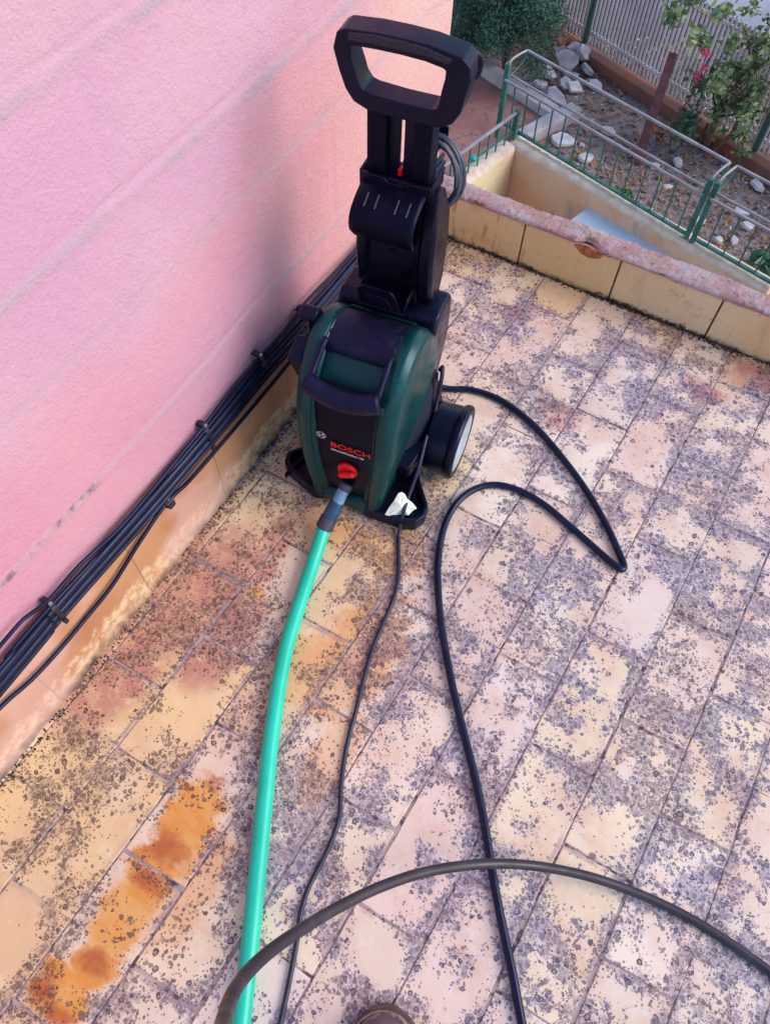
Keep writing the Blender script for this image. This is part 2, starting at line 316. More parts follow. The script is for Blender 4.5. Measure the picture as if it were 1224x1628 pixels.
def build_floor():
    vs = []; fs = []; mi = []; cols = []; uvs = []
    xmin, xmax, ymin, ymax = -0.80, 2.2, -1.25, PAR_Y
    vs += [(xmin, ymin, -0.0018), (xmax, ymin, -0.0018), (xmax, ymax, -0.0018), (xmin, ymax, -0.0018)]
    fs.append((0, 1, 2, 3)); mi.append(1); cols += [(1, 1, 1, 1)] * 4; uvs += [(0, 0)] * 4
    pal_w = [(0.82, 0.64, 0.38), (0.80, 0.58, 0.32), (0.84, 0.70, 0.48), (0.76, 0.53, 0.34)]
    pal_o = [(0.80, 0.65, 0.52), (0.79, 0.64, 0.51), (0.78, 0.65, 0.57), (0.81, 0.67, 0.49), (0.76, 0.59, 0.50), (0.82, 0.70, 0.58)]
    g = 0.0013
    for k in range(-3, 20):
        par = k % 2
        for j in range(-6, 8):
            ya = Y0 + TL * (j + 0.5 * par); yb = ya + TL
            yb = min(yb, PAR_Y - 0.004); ya = max(ya, ymin)
            if yb - ya < 0.02: continue
            xa = ROW_X0 + ROW_W * k; xb = xa + ROW_W
            if k == -3: xa = xb - 0.03      # sliver row along the skirting
            gg = g + rng.uniform(-0.0009, 0.0014)
            jit = rng.uniform(-0.0016, 0.0016, 4)
            z = rng.uniform(-0.0005, 0.0005, 4)
            cx, cy = (xa + xb) / 2, (ya + yb) / 2
            pal = pal_w if ((cx < -0.30 and cy < 1.2) or cy > 1.66) and rng.random() < 0.85 else pal_o
            c = np.array(pal[rng.integers(len(pal))]) * rng.uniform(0.93, 1.05)
            # ring of 3 loops: skirt, arris, top ; outline with small wobble
            out = []
            NX, NY = 4, 8
            def edge(x0, y0, x1, y1, n_):
                for i in range(n_):
                    t = i / n_; out.append([x0 + (x1 - x0) * t, y0 + (y1 - y0) * t])
            x0, x1, y0, y1 = xa + gg + jit[0], xb - gg + jit[1], ya + gg + jit[2], yb - gg + jit[3]
            edge(x0, y0, x1, y0, NX); edge(x1, y0, x1, y1, NY); edge(x1, y1, x0, y1, NX); edge(x0, y1, x0, y0, NY)
            out = np.array(out); n_ = len(out)
            out += rng.uniform(-0.0009, 0.0009, out.shape)
            # rounded corners
            for ci in (0, NX, NX + NY, 2 * NX + NY):
                out[ci] += (np.array([(x0 + x1) / 2, (y0 + y1) / 2]) - out[ci]) * 0.012
            ctr = np.array([(x0 + x1) / 2, (y0 + y1) / 2])
            b = len(vs)
            for inset, zz in ((0, -0.006), (0, -0.0010), (0.0014, 0.0)):
                for p in out:
                    q = p.copy()
                    if inset:
                        q[0] += np.sign(ctr[0] - q[0]) * min(inset, abs(ctr[0] - q[0]) * .5) if abs(q[0] - x0) < .004 or abs(q[0] - x1) < .004 else 0
                        q[1] += np.sign(ctr[1] - q[1]) * min(inset, abs(ctr[1] - q[1]) * .5) if abs(q[1] - y0) < .004 or abs(q[1] - y1) < .004 else 0
                    fx = (q[0] - x0) / (x1 - x0); fy = (q[1] - y0) / (y1 - y0)
                    zt = zz + z[0] * (1 - fx) * (1 - fy) + z[1] * fx * (1 - fy) + z[2] * fx * fy + z[3] * (1 - fx) * fy
                    vs.append((max(q[0] + SHEAR * q[1], -0.806), q[1], zt))
            def addf(ids):
                fs.append(tuple(ids)); mi.append(0)
                for i in ids:
                    p = vs[i]
                    cols.append((*c, 1)); uvs.append(((p[0] - SHEAR * p[1] - xa), (p[1] - Y0 - TL * (j + 0.5 * par))))
            for L in (0, 1):
                for i in range(n_):
                    a = b + L * n_ + i; a2 = b + L * n_ + (i + 1) % n_
                    addf((a, a2, a2 + n_, a + n_))
            addf([b + 2 * n_ + i for i in range(n_)])
    me = bpy.data.meshes.new('terrace_floor'); me.from_pydata(vs, [], fs)
    me.materials.append(floor_mat()); me.materials.append(grout_mat())
    me.polygons.foreach_set('material_index', mi)
    ca = me.color_attributes.new('tile', 'FLOAT_COLOR', 'CORNER'); ca.data.foreach_set('color', np.array(cols, dtype=np.float32).ravel())
    ul = me.uv_layers.new(name='UVMap'); ul.data.foreach_set('uv', np.array(uvs, dtype=np.float32).ravel())
    o = obj('terrace_floor', me, None, None, smooth=False); tag(o, kind='structure'); return o
build_floor()
# the storey the terrace lies on (a slab with its own thickness)
plaster_dark = plain('storey_plaster', (0.45, 0.30, 0.24), 0.85, var=0.2, scale=4, bump=0.5, bscale=120)
MB().box((0.70, 0.30, -1.53), (3.0, 3.1, 3.0)).build('terrace_slab', plaster_dark)
tag(bpy.data.objects['terrace_slab'], kind='structure')

# ================================================================== PINK WALL
def wall_mat():
    n = NT('pink_render'); X = n.sep(n.co); co = n.co
    wy = n.m('ADD', X[1], n.m('MULTIPLY', n.m('SUBTRACT', n.noise(3.2, 5, 0.6), 0.5), 0.55))
    wz = n.m('ADD', X[2], n.m('MULTIPLY', n.m('SUBTRACT', n.noise(4.1, 5, 0.6, co=n.vm('ADD', co, (4, 9, 2))), 0.5), 0.40))
    # faded lilac coat above, fresher salmon coat below and to the far end
    lim = n.m('ADD', n.ramp(wy, 0.75, 1.05, 0.62, 0.83, False), n.ramp(wy, 1.15, 1.4, 0, 0.1, False))
    f = n.ramp(n.m('SUBTRACT', wz, lim), -0.13, 0.10)
    salmon = n.mix(n.ramp(n.noise(1.7, 4), 0.35, 0.65), (0.63, 0.30, 0.41), (0.66, 0.35, 0.43))
    warm = n.ramp(wy, 0.85, 1.35)
    salmon = n.mix(n.m('MULTIPLY', warm, 0.7), salmon, (0.70, 0.38, 0.37))
    lilac = n.mix(n.ramp(n.noise(2.3, 4), 0.35, 0.65), (0.61, 0.35, 0.51), (0.66, 0.40, 0.52))
    salmon = n.mix(n.m('MULTIPLY', n.ramp(X[1], 1.1, 1.7), n.ramp(X[2], 0.3, 0.8, 0.1, 0.8)), salmon, (0.74, 0.52, 0.48))
    col = n.mix(f, salmon, lilac)
    # soft shadow of the machine, painted greyish violet low on the wall
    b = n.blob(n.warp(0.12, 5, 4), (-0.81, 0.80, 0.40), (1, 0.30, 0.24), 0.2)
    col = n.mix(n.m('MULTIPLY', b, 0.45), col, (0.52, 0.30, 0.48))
    # bare cement smears along the lift lines
    g = None
    for z in (0.404, 0.67, 0.835, 1.045):
        q = n.ramp(n.m('ABSOLUTE', n.m('SUBTRACT', n.m('ADD', X[2], n.m('MULTIPLY', n.m('SUBTRACT', n.noise(14, 3), 0.5), 0.01)), z)), 0.016, 0.006)
        k = {0.404: .6, 0.67: 0.35, 0.835: .85, 1.045: .85}[z]
        q = n.m('MULTIPLY', q, k); g = q if g is None else n.m('MAXIMUM', g, q)
    g = n.m('MULTIPLY', g, n.ramp(n.noise(5, 4, co=n.vm('ADD', co, (1, 5, 3))), 0.38, 0.6, 0.25, 1.0))
    col = n.mix(g, col, (0.50, 0.38, 0.47))
    dk = n.m('MULTIPLY', n.ramp(n.m('ABSOLUTE', n.m('SUBTRACT', X[2], 0.404)), 0.014, 0.004), n.ramp(n.noise(26, 5, 0.7), 0.46, 0.66))
    dk = n.m('MULTIPLY', dk, n.ramp(X[1], 0.48, 0.40))
    col = n.mix(n.m('MULTIPLY', dk, 0.75), col, (0.16, 0.09, 0.13))
    v = n.vor(11); sp = n.m('MULTIPLY', n.ramp(v.outputs['Distance'], 0.05, 0.025), n.ramp(n.sep(v.outputs['Color'])[0], 0.80, 0.84))
    col = n.mix(n.m('MULTIPLY', sp, 0.8), col, (0.22, 0.07, 0.10))
    pits = n.m('MULTIPLY', n.ramp(n.noise(95, 3, 0.7), 0.62, 0.72), n.ramp(wy, 0.8, 1.15, 0.15, 0.7))
    col = n.mix(pits, col, (0.50, 0.24, 0.24))
    h = n.m('ADD', n.noise(170, 5, 0.7), n.m('MULTIPLY', n.noise(38, 3), 0.7))
    nb = n.bump(h, 0.9, 0.0036); nb = n.bump(n.noise(9, 5, 0.65), 0.4, 0.012, nb)
    return n.fin(col, 0.88, nb, 0, 0.25)
WALLM = wall_mat()
def build_wall():
    y0, y1, z0, z1 = -1.2, 1.78, 0.0, 1.5
    ny, nz = 370, 230
    Yv = np.linspace(y0, y1, ny); Zv = np.linspace(z0, z1, nz)
    YY, ZZ = np.meshgrid(Yv, Zv, indexing='ij')
    X = np.full_like(YY, -0.81)
    rs = np.random.default_rng(3)
    wob = np.convolve(rs.normal(0, 1, ny + 40), np.ones(41) / 41, 'valid')[:, None] * 0.02
    for z, wdt, hgt in ((0.404, 0.011, 0.0035), (0.67, 0.006, -0.0028), (0.835, 0.012, 0.0045), (1.045, 0.012, 0.0045), (1.27, 0.012, 0.004), (0.245, 0.006, 0.002)):
        d = (ZZ - z - wob * 0.4) / wdt
        prof = np.exp(-d ** 4) * hgt
        X += prof * 0.22 - 0.0022 * np.exp(-((d - 1.2) / 0.22) ** 2) * (hgt > 0)
    for yv, za, zb in ((0.66, 0.85, 1.03), (0.885, 0.27, 0.40), (1.24, 0.42, 0.66), (0.1, 0.42, 0.66)):
        k = np.exp(-((YY - yv - 0.02 * (ZZ - za)) / 0.006) ** 2) * 0.0022 * (1 / (1 + np.exp(-(ZZ - za) * 200))) * (1 / (1 + np.exp((ZZ - zb) * 200)))
        X -= k
    lf = rs.normal(0, 1, (12, 8)); 
    iy = np.clip((YY - y0) / (y1 - y0) * 11, 0, 10.999); iz = np.clip((ZZ - z0) / (z1 - z0) * 7, 0, 6.999)
    a, b = iy.astype(int), iz.astype(int); fa, fb = iy - a, iz - b; fa = fa * fa * (3 - 2 * fa); fb = fb * fb * (3 - 2 * fb)
    X += 0.002 * (lf[a, b] * (1 - fa) * (1 - fb) + lf[a + 1, b] * fa * (1 - fb) + lf[a, b + 1] * (1 - fa) * fb + lf[a + 1, b + 1] * fa * fb)
    V = np.stack([X, YY, ZZ], -1).reshape(-1, 3)
    ids = np.arange(ny * nz).reshape(ny, nz)
    F = np.stack([ids[:-1, :-1], ids[1:, :-1], ids[1:, 1:], ids[:-1, 1:]], -1).reshape(-1, 4)
    vs = V.tolist(); fs = F.tolist(); b = len(vs)
    # the rest of the wall: mass behind, foot going down, top part
    vs += [(-0.812, -1.2, 1.49), (-0.812, 1.78, 1.49), (-0.812, 1.78, 2.7), (-0.812, -1.2, 2.7), (-1.6, -1.2, 2.7), (-1.6, 1.78, 2.7), (-1.6, 1.78, -3.0), (-1.6, -1.2, -3.0), (-0.812, 1.78, -3.0), (-0.812, -1.2, -3.0), (-0.812, 1.78, 0.01), (-0.812, -1.2, 0.01)]
    fs += [(b, b + 1, b + 2, b + 3), (b + 3, b + 2, b + 5, b + 4), (b + 4, b + 5, b + 6, b + 7), (b + 2, b + 1, b + 10, b + 8, b + 6, b + 5), (b + 3, b + 4, b + 7, b + 9, b + 11, b), (b + 8, b + 10, b + 11, b + 9)]
    me = bpy.data.meshes.new('house_wall'); me.from_pydata(vs, [], fs)
    o = obj('house_wall', me, WALLM, None, True)
    o = tag(o, 'rough pink and lilac rendered house wall with raised mortar lines, rising beside the tiled terrace', 'wall'); return o
wall = build_wall()
def skirting():
    n = NT('ochre_skirting'); X = n.sep(n.co)
    c = n.mix(n.ramp(n.noise(5, 4), 0.35, 0.65), (0.40, 0.17, 0.085), (0.48, 0.25, 0.13))
    # cream cement brushed up from the floor in short strokes
    sc_ = n.new('ShaderNodeMapping'); n.put(sc_.inputs[0], n.warp(0.03, 8)); sc_.inputs['Scale'].default_value = (1, 1, 0.22)
    st = n.noise(38, 4, 0.6, co=sc_.outputs[0])
    line = n.m('ADD', 0.025, n.m('MULTIPLY', st, 0.085))
    brush = n.ramp(n.m('SUBTRACT', X[2], line), 0.008, -0.012)
    c = n.mix(n.m('MULTIPLY', brush, n.ramp(n.noise(34, 5, 0.7), 0.4, 0.6, 0.1, 0.8)), c, (0.70, 0.52, 0.34))
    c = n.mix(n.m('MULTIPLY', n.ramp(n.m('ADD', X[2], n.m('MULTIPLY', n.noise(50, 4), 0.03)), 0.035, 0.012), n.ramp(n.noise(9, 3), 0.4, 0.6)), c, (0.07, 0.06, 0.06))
    y = n.m('FRACT', n.m('MULTIPLY', n.m('SUBTRACT', X[1], 0.40), 1 / 0.29)); j = n.ramp(n.m('MINIMUM', y, n.m('SUBTRACT', 1, y)), 0.010, 0.004)
    c = n.mix(n.m('MULTIPLY', j, 0.6), c, (0.18, 0.12, 0.10))
    c = n.mix(n.m('MULTIPLY', n.ramp(n.noise(3, 3), 0.5, 0.6), 0.5), c, (0.62, 0.40, 0.38))
    return n.fin(c, 0.75, n.bump(n.m('ADD', n.noise(90, 4), n.m('MULTIPLY', brush, 1.2)), 0.5, 0.002), 0, 0.4)
b = MB()
pr = [(-0.8095, 0.20), (-0.8045, 0.198), (-0.7985, 0.185), (-0.7955, 0.10), (-0.7955, 0.012), (-0.785, -0.001), (-0.82, -0.004)]
ys = np.linspace(-1.2, 1.775, 60)
for i, y in enumerate(ys):
    for (x, z) in pr: b.v.append((x + random.uniform(-.0012, .0012), y, z + random.uniform(-.003, .003)))
for i in range(59):
    for j in range(len(pr) - 1):
        a = i * len(pr) + j; b.f.append((a, a + 1, a + 1 + len(pr), a + len(pr))); b.mi.append(0)
b.build('skirting', skirting(), wall, smooth=True)

# ================================================================== PARAPET
def parapet():
    root = empty('parapet', (0, 1.8, 0))
    tag(root, 'low terrace parapet faced with ochre glazed tiles under a crumbling pink coping', 'parapet')
    n = NT('ochre_tile'); X = n.sep(n.co)
    c = n.mix(n.ramp(n.noise(2.6, 4), 0.35, 0.65), (0.72, 0.51, 0.27), (0.74, 0.58, 0.40))
    c = n.mix(n.ramp(n.noise(30, 5, 0.7), 0.62, 0.72, 0, 0.6), c, (0.42, 0.28, 0.14))
    ms = n.new('ShaderNodeMapping'); n.put(ms.inputs[0], n.warp(0.03, 9)); ms.inputs['Scale'].default_value = (1, 1, 0.15)
    run = n.m('MULTIPLY', n.ramp(n.noise(24, 4, 0.65, co=ms.outputs[0]), 0.60, 0.68), n.ramp(X[0], -0.25, -0.75, 0.25, 1.0))
    c = n.mix(n.m('MULTIPLY', run, 0.75), c, (0.50, 0.17, 0.08))
    c = n.mix(n.m('MULTIPLY', n.ramp(n.m('ADD', X[2], n.m('MULTIPLY', n.noise(70, 4), 0.04)), 0.150, 0.168), 0.8), c, (0.72, 0.36, 0.36))
    c = n.mix(n.m('MULTIPLY', n.ramp(n.m('ADD', X[2], n.m('MULTIPLY', n.noise(45, 5, 0.7), 0.06)), 0.045, 0.032), n.ramp(n.noise(7, 3), 0.35, 0.55, 0.3, 1)), c, (0.07, 0.045, 0.03))
    v = n.vor(60); sp = n.m('MULTIPLY', n.ramp(v.outputs['Distance'], 0.2, 0.1), n.ramp(n.sep(v.outputs['Color'])[0], 0.90, 0.93))
    c = n.mix(sp, c, (0.25, 0.13, 0.10))
    c = n.mix(n.m('MULTIPLY', n.ramp(n.noise(13, 7, 0.72), 0.52, 0.66), 0.45), c, (0.50, 0.33, 0.19))
    c = n.mix(n.m('MULTIPLY', n.ramp(n.noise(55, 5, 0.7, co=n.vm('ADD', n.co, (2, 2, 2))), 0.62, 0.68), 0.7), c, (0.22, 0.14, 0.12))
    tm = n.fin(c, n.ramp(n.noise(12, 3), 0.3, 0.7, 0.3, 0.5), n.bump(n.noise(60, 3), 0.15, 0.002), 0, 0.5)
    b = MB(); x = -0.525 - 0.2862
    while x < 2.2:
        b.box((x + 0.1431, 1.789, 0.0695), (0.2815, 0.016, 0.147)); x += 0.2862
    b.build('tile_facing', tm, root, bevel=0.003, seg=2)
    jm = plain('parapet_core', (0.17, 0.12, 0.10), 0.95, var=0.5, scale=30, bump=0.6)
    MB().box((0.70, 1.823, 0.055), (3.03, 0.060, 0.17)).build('core', jm, root)

    # crumbling pink coping
    n = NT('pink_coping')
    c = n.mix(n.ramp(n.noise(11, 6, 0.7), 0.4, 0.6), (0.66, 0.38, 0.40), (0.72, 0.58, 0.62))
    c = n.mix(n.ramp(n.noise(34, 7, 0.8), 0.55, 0.66), c, (0.30, 0.23, 0.30))
    c = n.mix(n.ramp(n.noise(70, 4, 0.7, co=n.vm('ADD', n.co, (5, 5, 5))), 0.60, 0.68), c, (0.80, 0.70, 0.70))
    c = n.mix(n.m('MULTIPLY', n.ramp(n.noise(19, 6, 0.7, co=n.vm('ADD', n.co, (1, 8, 3))), 0.5, 0.62), 0.7), c, (0.58, 0.40, 0.30))
    c = n.mix(n.m('MULTIPLY', n.ramp(n.noise(90, 5, 0.8, co=n.vm('ADD', n.co, (3, 8, 3))), 0.56, 0.64), 0.75), c, (0.16, 0.11, 0.15))
    nb = n.bump(n.noise(70, 9, 0.8), 1.0, 0.016)
    cm = n.fin(c, 0.95, nb, 0, 0.2)
    nx, ns = 900, 22
    rs = np.random.default_rng(5)
    prof = [(1.7800, 0.1435), (1.7775, 0.145), (1.7770, 0.149), (1.7785, 0.153), (1.785, 0.1555), (1.80, 0.157), (1.815, 0.158), (1.83, 0.157), (1.842, 0.153), (1.852, 0.146), (1.856, 0.130), (1.856, 0.10)]
    V = []; xs = np.linspace(-0.815, 2.2, nx)
    def sm(k): 
        q = np.convolve(rs.normal(0, 1, nx + k), np.ones(k) / math.sqrt(k), 'valid')[:nx]; return q
    base = [sm(60) for _ in prof]; mid = [sm(9) for _ in prof]; fine = [rs.normal(0, 1, nx) for _ in prof]
    front = sm(120)
    for i, x in enumerate(xs):
        for j, (y, z) in enumerate(prof):
            amp = 1.0 if j > 1 else 0.45
            d = amp * (base[j][i] * 0.0016 + mid[j][i] * 0.0012 + fine[j][i] * 0.0004)
            e = front[i] * 0.0030 if j < 5 else 0
            zz = z + d + (e * 0.9 if j < 4 else 0)
            # wasted notch where a piece broke away
            if -0.375 < x < -0.30 and j < 5:
                kk = math.sin((x + 0.375) / 0.075 * math.pi); y = y + 0.016 * kk; zz = zz + 0.004 * kk - 0.012 * kk * (j > 2)
            V.append((x, y + d * 0.7, zz))
    ids = np.arange(nx * len(prof)).reshape(nx, len(prof))
    F = np.stack([ids[:-1, :-1], ids[:-1, 1:], ids[1:, 1:], ids[1:, :-1]], -1).reshape(-1, 4)
    me = bpy.data.meshes.new('coping'); me.from_pydata(V, [], F.tolist()); obj('coping', me, cm, root)
    # bare clay showing in the chipped corner
    cl = plain('broken_clay', (0.36, 0.12, 0.05), 0.9, var=0.5, scale=60, bump=0.8)
    b = MB()
    pts = [(-0.378, .136), (-0.352, .117), (-0.325, .112), (-0.296, .122), (-0.290, .138), (-0.33, .146), (-0.36, .146)]
    b.prism(pts, 1.7785, 1.7835, 'xz'); b.build('chip', cl, root, bevel=0.002)
    tag(bpy.data.objects['chip'], 'chipped hole showing dark red clay')
    return root
pp = parapet()
for ch in pp.children: ch.location = -pp.location
# moss and dirt clumps packed in the corner joints
def moss():
    b = MB()
    def clump(x, y, z, r):
        vs = []; n_ = 7
        for i, (rr, h) in enumerate(((1.0, 0.0), (0.85, 0.5), (0.45, 0.85))):
            for j in range(n_):
                a = 2 * math.pi * j / n_ + i; q = r * rr * random.uniform(0.7, 1.25)
                vs.append((x + q * math.cos(a), y + q * math.sin(a) * 0.7, z + r * h * random.uniform(0.6, 1.1)))
        vs.append((x, y, z + r * 0.9))
        fs = [(i * n_ + j, i * n_ + (j + 1) % n_, (i + 1) * n_ + (j + 1) % n_, (i + 1) * n_ + j) for i in range(2) for j in range(n_)]
        fs += [(2 * n_ + j, 2 * n_ + (j + 1) % n_, 3 * n_) for j in range(n_)]
        b.add(vs, fs)
    for _ in range(1500):
        x = random.uniform(-0.78, 1.4); k = 0.5 + 0.5 * math.sin(x * 9) * math.sin(x * 4.1 + 1)
        if random.random() < 0.25 + 0.75 * k: clump(x, 1.776 - abs(random.gauss(0, 0.004 + 0.004 * k)), -0.001, random.uniform(0.0012, 0.0045) * (1.9 if random.random() < .12 * k else 1))
    for _ in range(1300):
        y = random.uniform(-0.3, 1.75); k = 0.5 + 0.5 * math.sin(y * 8 + 1) * math.sin(y * 3.3)
        if random.random() < 0.2 + 0.8 * k: clump(-0.785 + abs(random.gauss(0, 0.006 + 0.012 * k)), y, -0.001, random.uniform(0.001, 0.0036))
    n = NT('moss'); c = n.mix(n.ramp(n.noise(25, 4), 0.4, 0.6), (0.045, 0.03, 0.022), (0.09, 0.07, 0.05))
    c = n.mix(n.ramp(n.noise(9, 3), 0.55, 0.65), c, (0.20, 0.13, 0.06))
    tag(b.build('moss', n.fin(c, 1.0, n.bump(n.noise(400, 3), 0.8, 0.002), 0, 0.1), None, smooth=True), kind='stuff')
moss()

# ================================================================== CABLES ON THE WALL
CABM = plain('cable_sheath', (0.004, 0.005, 0.020), 0.36, var=0.4, scale=20, bump=0.08, dust=0.05, spec=0.45, tint=(0.45, 0.55, 1.0))
def wall_cable(name, pts, r, label, x=-0.785, mat=CABM):
    P = []
    for i, (y, z) in enumerate(pts):
        P.append((x + (0.0015 * math.sin(i * 2.3)), y, z))
    o = MB().tube(spline(P, 0.02), r, 10).build(name, mat, None, smooth=True)
    tag(o, label, 'cable', 'cables clipped along the pink wall'); return o
far = 1.765
wall_cable('wall_cable', [(-1.2, .31), (-.3, .325), (.06, .318), (.165, .322), (.212, .300), (.30, .296), (.40, .280), (.52, .277), (.61, .283), (.672, .289), (.78, .297), (.886, .300), (.98, .296), (1.079, .303), (1.2, .297), (1.305, .290), (1.5, .284), (far, .276)], .0038, 'thin loose black cable, topmost of the run along the pink wall', x=-0.789)
wall_cable('wall_cable', [(-1.2, .283), (0.0, .276), (.10, .279), (.215, .283), (.33, .273), (.5, .268), (.68, .276), (.85, .283), (1.0, .288), (1.15, .278), (1.3, .274), (far, .268)], .0042, 'second cable from the top of the run, slack between its clips', x=-0.789)
wall_cable('wall_cable', [(-1.2, .262), (0.05, .268), (.215, .268), (.45, .266), (.675, .262), (.9, .264), (1.1, .262), (1.4, .26), (far, .25)], .0092, 'thick black cable, upper of the two strapped tight together', x=-0.787)
wall_cable('wall_cable', [(-1.2, .238), (0.05, .245), (.215, .247), (.45, .243), (.68, .240), (.9, .243), (1.1, .242), (1.4, .24), (far, .232)], .0092, 'thick black cable, lower of the two strapped tight together', x=-0.786)
wall_cable('wall_cable', [(-1.2, .222), (0.05, .230), (.20, .233), (.45, .229), (.69, .228), (.9, .230), (1.1, .229), (1.4, .227), (far, .218)], .0048, 'medium black cable tucked directly under the thick strapped pair', x=-0.782)
wall_cable('wall_cable', [(-1.2, .20), (-.1, .196), (.027, .186), (.1, .166), (.178, .156), (.25, .153), (.33, .161), (.43, .186), (.525, .204), (.58, .196), (.657, .186), (.8, .187), (.996, .190), (1.15, .196), (1.35, .198), (far, .19)], .0046, 'single black cable hanging below the others along the orange skirting', x=-0.787)
CLIPM = plain('clip_plastic', (0.01, 0.01, 0.02), 0.5, var=0.3)
def clip(y, z0, z1, label, w_=0.010):
    root = empty('cable_clip', (-0.80, y, (z0 + z1) / 2)); tag(root, label, 'cable clip', 'black clips holding the wall cables')
    h = z1 - z0; b = MB(); pr = []
    for t in np.linspace(-1, 1, 11): pr.append((0.027 * math.sqrt(max(0, 1 - abs(t) ** 3)) - 0.004, t * h / 2))
    poly = pr + [(q[0] - 0.0035 if q[0] > 0 else q[0] - 0.004, q[1] * 0.93) for q in reversed(pr)]
    n_ = len(poly)
    vs = [(a, -w_ / 2, c) for a, c in poly] + [(a, w_ / 2, c) for a, c in poly]
    b.add(vs, [(i, (i + 1) % n_, n_ + (i + 1) % n_, n_ + i) for i in range(n_)])
    b.build('strap', CLIPM, root, smooth=False)
    b = MB(); b.box((0.006, 0, h / 2 + 0.004), (0.018, w_ * 1.2, 0.012)); b.build('anchor', CLIPM, root, bevel=0.003)
    b = MB(); b.lathe([(0.0035, 0), (0.0045, 0.002), (0.003, 0.004)], (0.016, 0, h / 2 + 0.006), (1, 0, 0.2), 10); b.build('nail_head', plain('nail', (0.35, 0.36, 0.45), 0.35, 0.8), root)
    b = MB(); b.box((0.021, 0, -h / 2 + 0.008), (0.010, w_ * 0.9, 0.014)); b.build('buckle', CLIPM, root, bevel=0.002)
clip(0.214, 0.218, 0.292, 'black strap clip round the whole bundle, nearest the viewer')
clip(0.680, 0.212, 0.288, 'black strap clip round the bundle, midway between viewer and machine')
clip(1.06, 0.214, 0.292, 'black strap clip just behind the shoulder of the green machine', 0.012)
clip(0.527, 0.192, 0.213, 'small black clip holding only the low hanging cable', 0.02)
clip(0.886, 0.278, 0.306, 'small clip on the upper thin cables beside a vertical wall line', 0.010)

# ================================================================== PRESSURE WASHER
A8 = R(8.0)
WO = Vector((-0.535 + 0.008 * math.cos(A8), 0.80 + 0.008 * math.sin(A8), 0))
W = empty('pressure_washer', WO, A8)
tag(W, 'dark green and black pressure washer on wheels with its grey-black handle pulled up', 'pressure washer')
GREEN = plain('green_plastic', (0.0004, 0.034, 0.035), 0.34, var=0.25, scale=6, bump=0.08, bscale=500, dust=0.12, spec=0.45, tint=(0.5, 0.85, 1.0))
_n = NT('green_plastic_worn'); _m = _n.new('ShaderNodeMapping'); _n.put(_m.inputs[0], _n.warp(.02, 10)); _m.inputs['Scale'].default_value = (1, 1, .06); _m.inputs['Rotation'].default_value = (.6, 0, 0)
_sc = _n.m('MULTIPLY', _n.ramp(_n.noise(210, 2, .5, co=_m.outputs[0]), .66, .70), _n.ramp(_n.noise(11, 3), .54, .62))
_c = _n.mix(_n.ramp(_n.noise(6, 4), .3, .7), (0.0004, .028, .031), (.0008, .046, .048)); _c = _n.mix(_n.m('MULTIPLY', _sc, .22), _c, (.10, .26, .25))
_v = _n.vor(170); _d = _n.m('MULTIPLY', _n.ramp(_v.outputs['Distance'], .16, .09), _n.ramp(_n.sep(_v.outputs['Color'])[0], .90, .93)); _c = _n.mix(_n.m('MULTIPLY', _d, .35), _c, (.4, .4, .42))
GREEN = _n.fin(_c, _n.ramp(_n.noise(25, 5), .3, .7, .27, .44), _n.bump(_n.noise(500, 2), .08, .001), 0, .5, (.5, .85, 1.0))
BLACK = plain('black_plastic', (0.0025, 0.0025, 0.011), 0.33, var=0.3, scale=12, bump=0.10, bscale=600, dust=0.04, spec=0.4, tint=(0.45, 0.55, 1.0))
HOOD = plain('hood_plastic', (0.004, 0.005, 0.020), 0.42, var=0.3, scale=14, bump=0.25, bscale=700, dust=0.12, spec=0.4, tint=(0.4, 0.45, 1.0))
GLOSS = plain('glossy_black', (0.0025, 0.0025, 0.010), 0.36, var=0.3, scale=9, bump=0.04, dust=0.015, spec=0.2, tint=(0.4, 0.5, 1.0))
REDM = plain('red_plastic', (0.75, 0.006, 0.010), 0.32, var=0.1, bump=0.03)
DISC = plain('wheel_cap_silver', (0.50, 0.60, 0.68), 0.38, 0.55, var=0.1, bump=0.05, dust=0.1)
def taper(o, pts):
    """scale u with height so the body narrows towards the floor"""
    for v in o.data.vertices:
        z = v.co.z; k = pts[-1][1]
        for (z0, k0), (z1, k1) in zip(pts, pts[1:]):
            if z <= z0: k = k0; break
            if z0 < z <= z1: k = k0 + (k1 - k0) * (z - z0) / (z1 - z0); break
        v.co.x *= k
TP = [(0.0, 0.74), (0.05, 0.79), (0.15, 0.90), (0.28, 0.99), (0.40, 1.0), (0.6, 0.97)]
side = [(.012, .012), (-.002, .06), (-.006, .14), (-.004, .22), (.004, .30), (.020, .365), (.050, .420), (.090, .452), (.140, .466), (.190, .455), (.235, .418), (.280, .36), (.302, .28), (.310, .20), (.300, .13), (.268, .075), (.215, .03), (.16, .012)]
def subdiv_poly(p, n=2):
    q = [Vector((a, b)) for a, b in p]; out = []; k = len(q)
    for i in range(k):
        p0, p1, p2, p3 = q[i - 1], q[i], q[(i + 1) % k], q[(i + 2) % k]
        for j in range(n):
            t = j / n
            r_ = 0.5 * ((2 * p1) + (p2 - p0) * t + (2 * p0 - 5 * p1 + 4 * p2 - p3) * t * t + (3 * p1 - p0 - 3 * p2 + p3) * t ** 3)
            out.append((r_.x, r_.y))
    return out
sp_ = subdiv_poly(side, 3)
cxy = (0.15, 0.24)
